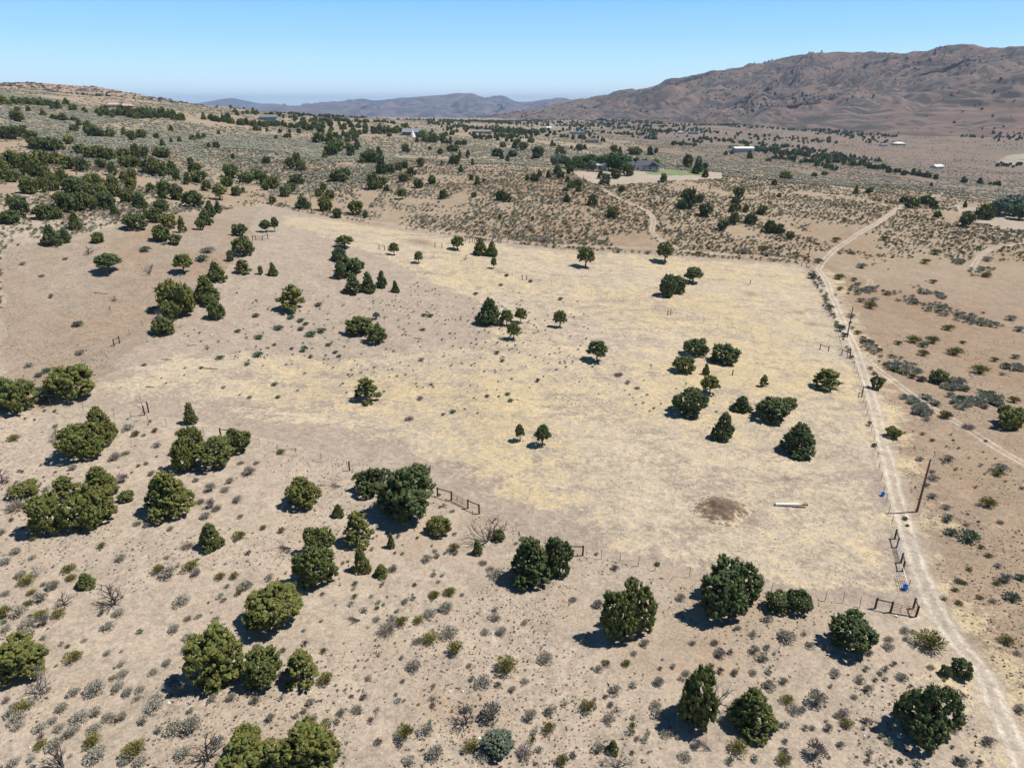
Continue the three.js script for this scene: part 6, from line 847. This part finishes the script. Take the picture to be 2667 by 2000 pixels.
  H.specks.forEach((p, i) => house('far_house', p, i, 15, 9, 3, 2, 0, i % 2 ? WHITEWALL : CREAM, i % 3 ? WHITEROOF : matte(0.25, 0.2, 0.18), 'tiny pale house on the far valley bench', 'house', 0).userData.group = 'far houses on the valley bench');
  { const o = base('tepee', ...H.tepee), h = 7.6; const g = new THREE.ConeGeometry(3.1, h, 14, 6, true); g.translate(0, h / 2, 0); part('canvas_cover', g, new THREE.MeshStandardMaterial({ color: rgb(0.78, 0.77, 0.74), roughness: 0.9, side: THREE.DoubleSide }), o); for (let k = 0; k < 8; k++) { const a = k / 8 * 6.28; part('lodge_pole', bar(V(Math.cos(a) * 2.9, 0, Math.sin(a) * 2.9), V(-Math.cos(a) * 0.35, h + 0.9, -Math.sin(a) * 0.35), 0.06, 0.04, 5), POLEWOOD, o); } const f = new THREE.CircleGeometry(0.7, 16); f.scale(0.8, 1.3, 1); f.rotateX(-0.38); f.translate(0, 1.3, 2.62); part('door_flap', f, matte(0.5, 0.48, 0.44), o); tag(o, 'white canvas tepee in front of the dark gabled house', 'tepee'); }
}
// ---------------------------------------------------------------- ground cover nobody could count
function cover(name, label, geometry, material, list) {   // list of [x, d, size, flatness, r, g, b]
  const m = new THREE.InstancedMesh(geometry, material, list.length), q = new THREE.Quaternion(), r = random(list.length + 3), col = new THREE.Color(), M = new THREE.Matrix4();
  list.forEach((e, i) => { q.setFromAxisAngle(V(0, 1, 0), r() * 6.28); const k = 0.85 + r() * 0.3; M.compose(V(e[0], (e[7] ?? ground(e[0], e[1])) - 0.02, -e[1]), q, V(e[2] * k, e[2] * e[3], e[2] / k)); m.setMatrixAt(i, M); m.setColorAt(i, col.setRGB(e[4], e[5], e[6])); });
  m.name = numbered(name); tag(m, label, 'ground cover', undefined, 'stuff'); scene.add(m); return m;
}
const COVERMAT = new THREE.MeshStandardMaterial({ color: 0xffffff, vertexColors: true, roughness: 0.95, side: THREE.DoubleSide });
const tuftGeo = (() => { const r = random(201), L = new Leaves(); for (let k = 0; k < 26; k++) { const a = r() * 6.28, t = r() * 1.1, dd = V(Math.cos(a) * Math.sin(t), Math.cos(t), Math.sin(a) * Math.sin(t)), g = 0.7 + r() * 0.6; L.spike(V(Math.cos(a) * 0.2 * r(), 0, Math.sin(a) * 0.2 * r()), dd, dd.clone().cross(dirOf(r)).normalize(), 0.35 + r() * 0.35, 0.16, [g, g, g]); } return L.geometry(); })();
const midShrub = sageShape(211, 150, 0.19, 0.6), lowShrub = (() => { const g = new THREE.IcosahedronGeometry(0.5, 1), p = g.attributes.position, c = []; for (let i = 0; i < p.count; i++) { const v = V(p.getX(i), p.getY(i), p.getZ(i)), k = 0.65 + 0.7 * noise(v.x * 3.7 + 9, v.z * 3.7 + v.y * 5.1); p.setXYZ(i, v.x * k, Math.max(-0.05, v.y * k * 0.75 + 0.16), v.z * k); const t = 0.75 + 0.5 * noise(v.x * 9 + 2, v.z * 9 - v.y * 7); c.push(t, t, t); } g.setAttribute('color', new THREE.Float32BufferAttribute(c, 3)); g.deleteAttribute('uv'); g.computeVertexNormals(); return g; })();
const pebbleGeo = (() => { const g = new THREE.IcosahedronGeometry(0.5, 0), p = g.attributes.position, c = []; for (let i = 0; i < p.count; i++) { p.setY(i, p.getY(i) * 0.6); c.push(1, 1, 1); } g.setAttribute('color', new THREE.Float32BufferAttribute(c, 3)); g.deleteAttribute('uv'); g.computeVertexNormals(); return g; })();
const SAGE = [0.385, 0.375, 0.30], BRUSH = [0.175, 0.165, 0.045], DEAD = [0.21, 0.18, 0.165], GREEN = [0.23, 0.265, 0.18], TAN = [0.185, 0.138, 0.083], DARK = [0.12, 0.098, 0.08];
const tint = (c, r, v = 0.35) => { const k = 1 + (r() - 0.5) * v; return [c[0] * k * (1 + (r() - 0.5) * 0.12), c[1] * k, c[2] * k * (1 + (r() - 0.5) * 0.12)]; };
const onRoad = (() => { const all = [['road', 2.0], ['farroad', 2], ['track', 1.5], ['north', 1.4], ['house', 1.6], ['east', 1.6], ['loop', 1.2]].map(([n, w]) => ROADS[n].map((p) => [p[0], p[1], w])).flat(), cells = new Map(); for (const p of all) { const k = Math.floor(p[0] / 8) + ',' + Math.floor(p[1] / 8); if (!cells.has(k)) cells.set(k, []); cells.get(k).push(p); } return (x, d) => { const a = Math.floor(x / 8), b = Math.floor(d / 8); for (let i = -1; i <= 1; i++) for (let j = -1; j <= 1; j++) for (const p of cells.get((a + i) + ',' + (b + j)) ?? []) if (Math.hypot(p[0] - x, p[1] - d) < p[2]) return true; return false; }; })();
{
  const r = random(301), tufts = [], pebbles = [], small = [], weeds = [], shrubs = [], farshrubs = [], trees = [[], [], []];
  // sandy slope, bare hillside and the flat across the road: small dry clumps and stones
  for (let k = 0; k < 120000 && tufts.length < 26000; k++) {
    const d = 26 + Math.pow(r(), 1.35) * 150, x = (r() * 2 - 1) * (d * 0.82 + 14); if (onRoad(x, d)) continue;
    const pasture = inside(POLYS.pasture, x, d), hill = inside(POLYS.westhill, x, d), n = fbm(x / 11 + 3, d / 11 + 70, 3); if (n < (pasture ? 0.75 : hill ? 0.54 : x > roadX(d) ? 0.40 : 0.45) + r() * 0.14) continue;
    const c = r(); tufts.push([x, d, 0.10 + r() * r() * 0.32, 0.75 + r() * 0.3, ...tint(c < 0.42 ? DARK : c < 0.6 ? DEAD : c < 0.9 ? TAN : SAGE, r)]);
  }
  for (let k = 0; k < 5200; k++) { const d = 26 + r() * 95, x = (r() * 2 - 1) * (d * 0.82 + 10); if (noise(x / 9 + 4, d / 9) < 0.42 || onRoad(x, d)) continue; const g = 0.3 + r() * 0.32; pebbles.push([x, d, 0.05 + r() * r() * 0.15, 0.8, g, g * 0.92, g * 0.83]); }
  // scattered young sagebrush on the slope
  for (let k = 0; k < 9000 && small.length < 480; k++) { const d = 30 + r() * 90, x = (r() * 2 - 1) * (d * 0.8 + 10); if (inside(POLYS.pasture, x, d) || inside(POLYS.westhill, x, d) || onRoad(x, d)) continue; const n = fbm(x / 15 + 13, d / 15 + 7, 2), e = x > roadX(d); if (n < 0.5 + (e ? 0.13 : 0) + r() * 0.12) continue; small.push([x, d, 0.28 + r() * 0.5, 1.0, ...tint(r() < 0.6 ? SAGE : r() < 0.6 ? DEAD : r() < 0.5 ? GREEN : BRUSH, r)]); }
  // grey-green weeds on the pasture swells
  for (let k = 0; k < 20000 && weeds.length < 520; k++) { const d = 85 + r() * 135, x = (r() * 2 - 1) * 90; if (!inside(POLYS.pasture, x, d) || onRoad(x, d)) continue; const ridge = Math.exp(-(((x + 38) / 32) ** 2 + ((d - 140) / 26) ** 2)) + 0.75 * Math.exp(-(((x + 8) / 26) ** 2 + ((d - 150) / 34) ** 2)) + 0.35 * Math.exp(-(((x - 22) / 16) ** 2 + ((d - 122) / 18) ** 2)) + 0.05; if (noise(x / 6 + 2, d / 6 + 8) * ridge < 0.12 + r() * 0.34) continue; weeds.push([x, d, 0.28 + r() * 0.4, 0.9, ...tint(r() < 0.75 ? GREEN : SAGE, r)]); }
  // the flat across the road and the land behind the pasture
  for (let k = 0; k < 150000 && shrubs.length < 46000; k++) {
    const d = 60 + r() * 420, x = (r() * 2 - 1) * (d * 0.85 + 20), e = x > roadX(Math.min(d, 250)) + 2; if (d < 115) continue; if (inside(POLYS.pasture, x, d) || inside(POLYS.westhill, x, d) || inside(POLYS.yard, x, d) || onRoad(x, d) || inside(POLYS.hollow, x, d)) continue;
    const n = fbm(x / 24 + 33, d / 24 + 17, 3), knoll = !e && d < 330 && x < -60; if (n < (e && d < 270 ? 0.67 : knoll ? 0.44 : d < 300 && x > roadX(250) ? 0.45 : 0.27) + r() * 0.2) continue;
    const g = noise(x / 60 + 4, d / 60 + 9), c = r(), kind = c < 0.2 + (x > 20 ? 0.2 : 0) ? BRUSH : c < 0.8 ? SAGE : c < 0.92 ? DEAD : GREEN; shrubs.push([x, d, (0.5 + r() * 0.95) * (0.8 + g * 0.4), 0.85, ...tint(kind, r)]);
  }
  for (const [poly, n] of BANDS) { const xs = poly.map((p) => p[0]), ds = poly.map((p) => p[1]); for (let k = 0, m = 0; k < n * 40 && m < n; k++) { const x = mix(Math.min(...xs), Math.max(...xs), r()), d = mix(Math.min(...ds), Math.max(...ds), r()); if (!inside(poly, x, d) || onRoad(x, d) || noise(x / 5, d / 5 + 3) < 0.25 + r() * 0.3) continue; m++; shrubs.push([x, d, 0.8 + r() * 1.2, 0.85, ...tint(r() < 0.8 ? [0.36, 0.36, 0.285] : r() < 0.5 ? DEAD : BRUSH, r)]); } }
  for (let k = 0; k < 220000 && farshrubs.length < 90000; k++) {
    const d = 430 + Math.pow(r(), 1.5) * 1900, x = (r() * 2 - 1) * (d * 0.84 + 20); if (inside(POLYS.yard, x, d) || inside(POLYS.field, x, d)) continue; const n = fbm(x / 70 + 3, d / 70 + 27, 3), sg = inside(POLYS.sagegreen, x, d); if (n < (sg ? 0.28 : 0.32) + r() * 0.22) continue;
    const c = r(); farshrubs.push([x, d, 0.9 + r() * 1.5, 0.7, ...tint(c < 0.7 ? [0.19, 0.185, 0.14] : c < 0.85 ? DEAD : BRUSH, r, 0.5)]);
  }
  const slope = POLYS.sagegreen, box4 = [Math.min(...slope.map((p) => p[0])), Math.max(...slope.map((p) => p[0])), Math.min(...slope.map((p) => p[1])), Math.max(...slope.map((p) => p[1]))];
  for (let k = 0; k < 90000 && farshrubs.length < 102000; k++) { const x = mix(box4[0], box4[1], r()), d = mix(box4[2], box4[3], r()); if (!inside(slope, x, d) || fbm(x / 40 + 5, d / 40 + 77, 2) < 0.32 + r() * 0.2) continue; farshrubs.push([x, d, 0.8 + r() * 1.0, 0.75, ...tint([0.205, 0.21, 0.165], r, 0.4)]); }
  const stubble = [];
  for (let k = 0; k < 160000 && stubble.length < 15000; k++) { const d = 56 + Math.pow(r(), 1.4) * 190, x = mix(-95, 112, r()); if (!inside(POLYS.straw, x, d) && !inside(POLYS.roadstraw, x, d)) continue; if (fbm(x / 7 + 60, d / 4 + 14, 3) < 0.36 + r() * 0.22 || onRoad(x, d)) continue; stubble.push([x, d, 0.12 + r() * 0.18, 0.4 + r() * 0.2, ...tint(r() < 0.7 ? [0.47, 0.375, 0.225] : [0.36, 0.28, 0.17], r, 0.3)]); }
  cover('dry_grass', 'short straw-coloured grass tufts over the pasture', tuftGeo, COVERMAT, stubble);
  cover('dry_tufts', 'small dry tufts dotted over the sandy slope', tuftGeo, COVERMAT, tufts); cover('gravel', 'pale gravel strewn over the sandy slope', pebbleGeo, COVERMAT, pebbles); cover('young_sagebrush', 'young sagebrush scattered between larger shrubs', midShrub, COVERMAT, small); cover('pasture_weeds', 'low grey-green weeds on the pasture swells', midShrub, COVERMAT, weeds);
  cover('scrub', 'low scrub over the flats round the pasture', midShrub, COVERMAT, shrubs); cover('far_scrub', 'scrub carpet of the distant valley and slopes', lowShrub, COVERMAT, farshrubs);
  // woodland too far off to count
  const kind = (t) => (t === 'o' ? 2 : t === 'm' ? 1 : 0), TREECOL = [[0.074, 0.098, 0.028], [0.105, 0.122, 0.028], [0.14, 0.145, 0.03]], clear = Object.values(HOUSES).flatMap((h) => (Array.isArray(h[0]) ? h : [h])), put = (x, d, w, h, k, y) => y === undefined && clear.some((q) => Math.abs(q[0] - x) < 15 && d > q[1] - (q === HOUSES.tepee ? 170 : 70) && d < q[1] + 14) ? 0 : trees[r() * 3 | 0].push([x, d, w / 5, h / 4.6 / (w / 5), ...tint(TREECOL[k], r, 0.3), y]);
  for (const [x, d, w, h, t] of FARTREES) put(x, d, w, h, kind(t));
  for (const [poly, n] of BELTS) { let lo = [1e9, 1e9], hi = [-1e9, -1e9]; for (const p of poly) { lo = [Math.min(lo[0], p[0]), Math.min(lo[1], p[1])]; hi = [Math.max(hi[0], p[0]), Math.max(hi[1], p[1])]; } for (let k = 0, m = 0; k < n * 30 && m < n; k++) { const x = mix(lo[0], hi[0], r()), d = mix(lo[1], hi[1], r()); if (!inside(poly, x, d) || noise(x / 22 + 5, d / 40) < 0.3 + r() * 0.2) continue; m++; const w = 2.9 + r() * 2.6; put(x, d, w, w * (0.8 + r() * 0.35), r() * 2.2 | 0); } }
  for (let k = 0; k < 30000 && trees[0].length + trees[1].length + trees[2].length < 7200; k++) { const d = 620 + r() * 2600, x = (r() * 2 - 1) * d * 0.82, n = fbm(x / 190 + 8, d / 300 + 2, 3); if (x > d * 0.2 && d < 1500) { if (n < 0.72) continue; } else if (n < 0.53 + r() * 0.1) continue; if (inside(POLYS.sagegreen, x, d)) continue; const w = 3.5 + r() * 3.5; put(x, d, w, w * 0.9, r() * 2 | 0); }
  // scattered junipers on the mountain and the round hill
  const dots = (M, n, size) => { for (let k = 0, m = 0; k < n * 12 && m < n; k++) { const i = r() * M.nu | 0, j = M.nb + (r() * (M.nf - 2) | 0), a = (i * M.w + j) * 3, b = ((i + 1) * M.w + j + 1) * 3, t = r(), x = mix(M.pos[a], M.pos[b], t), y = mix(M.pos[a + 1], M.pos[b + 1], t), d = -mix(M.pos[a + 2], M.pos[b + 2], t), low = (j - M.nb) / M.nf; if (fbm(x / 160 + 3, d / 160 + 9, 3) < 0.66 - low * 0.2 + r() * 0.06 || y < ground(x, d)) continue; m++; const w = size * (0.6 + r() * 0.8); put(x, d, w, w * 0.95, r() * 1.6 | 0, y); } };
  dots(MOUNTS[0], 1700, 5.6); dots(MOUNTS[1], 130, 4.5);
  const bush = (M, n, name, label) => { const l = []; for (let k = 0; k < n; k++) { const i = r() * M.nu | 0, j = M.nb - 2 + (r() * (M.nf) | 0), a = (i * M.w + j) * 3, b = ((i + 1) * M.w + j + 1) * 3, t = r(), x = mix(M.pos[a], M.pos[b], t), y = mix(M.pos[a + 1], M.pos[b + 1], t), d = -mix(M.pos[a + 2], M.pos[b + 2], t); if (fbm(x / 60 + 3, d / 60 + 9, 2) < 0.3 + r() * 0.3) continue; l.push([x, d, 2 + r() * r() * 6, 0.6, ...tint(r() < 0.7 ? [0.075, 0.068, 0.058] : [0.13, 0.125, 0.095], r, 0.5), y]); } cover(name, label, lowShrub, COVERMAT, l); };
  bush(MOUNTS[0], 26000, 'mountain_scrub', 'scrub dotting the brown mountain flank'); bush(MOUNTS[1], 5000, 'hill_scrub', 'scrub dotting the round tan hill');
  trees.forEach((l, i) => cover('juniper_woodland', 'distant juniper woodland reading as dark green dots', treeShape('rcw'[i], 2, 3).crown, COVERMAT, l));
}

scene.traverse((o) => { if (o.isMesh) { o.castShadow = true; o.receiveShadow = true; } });
renderer.render(scene, camera);
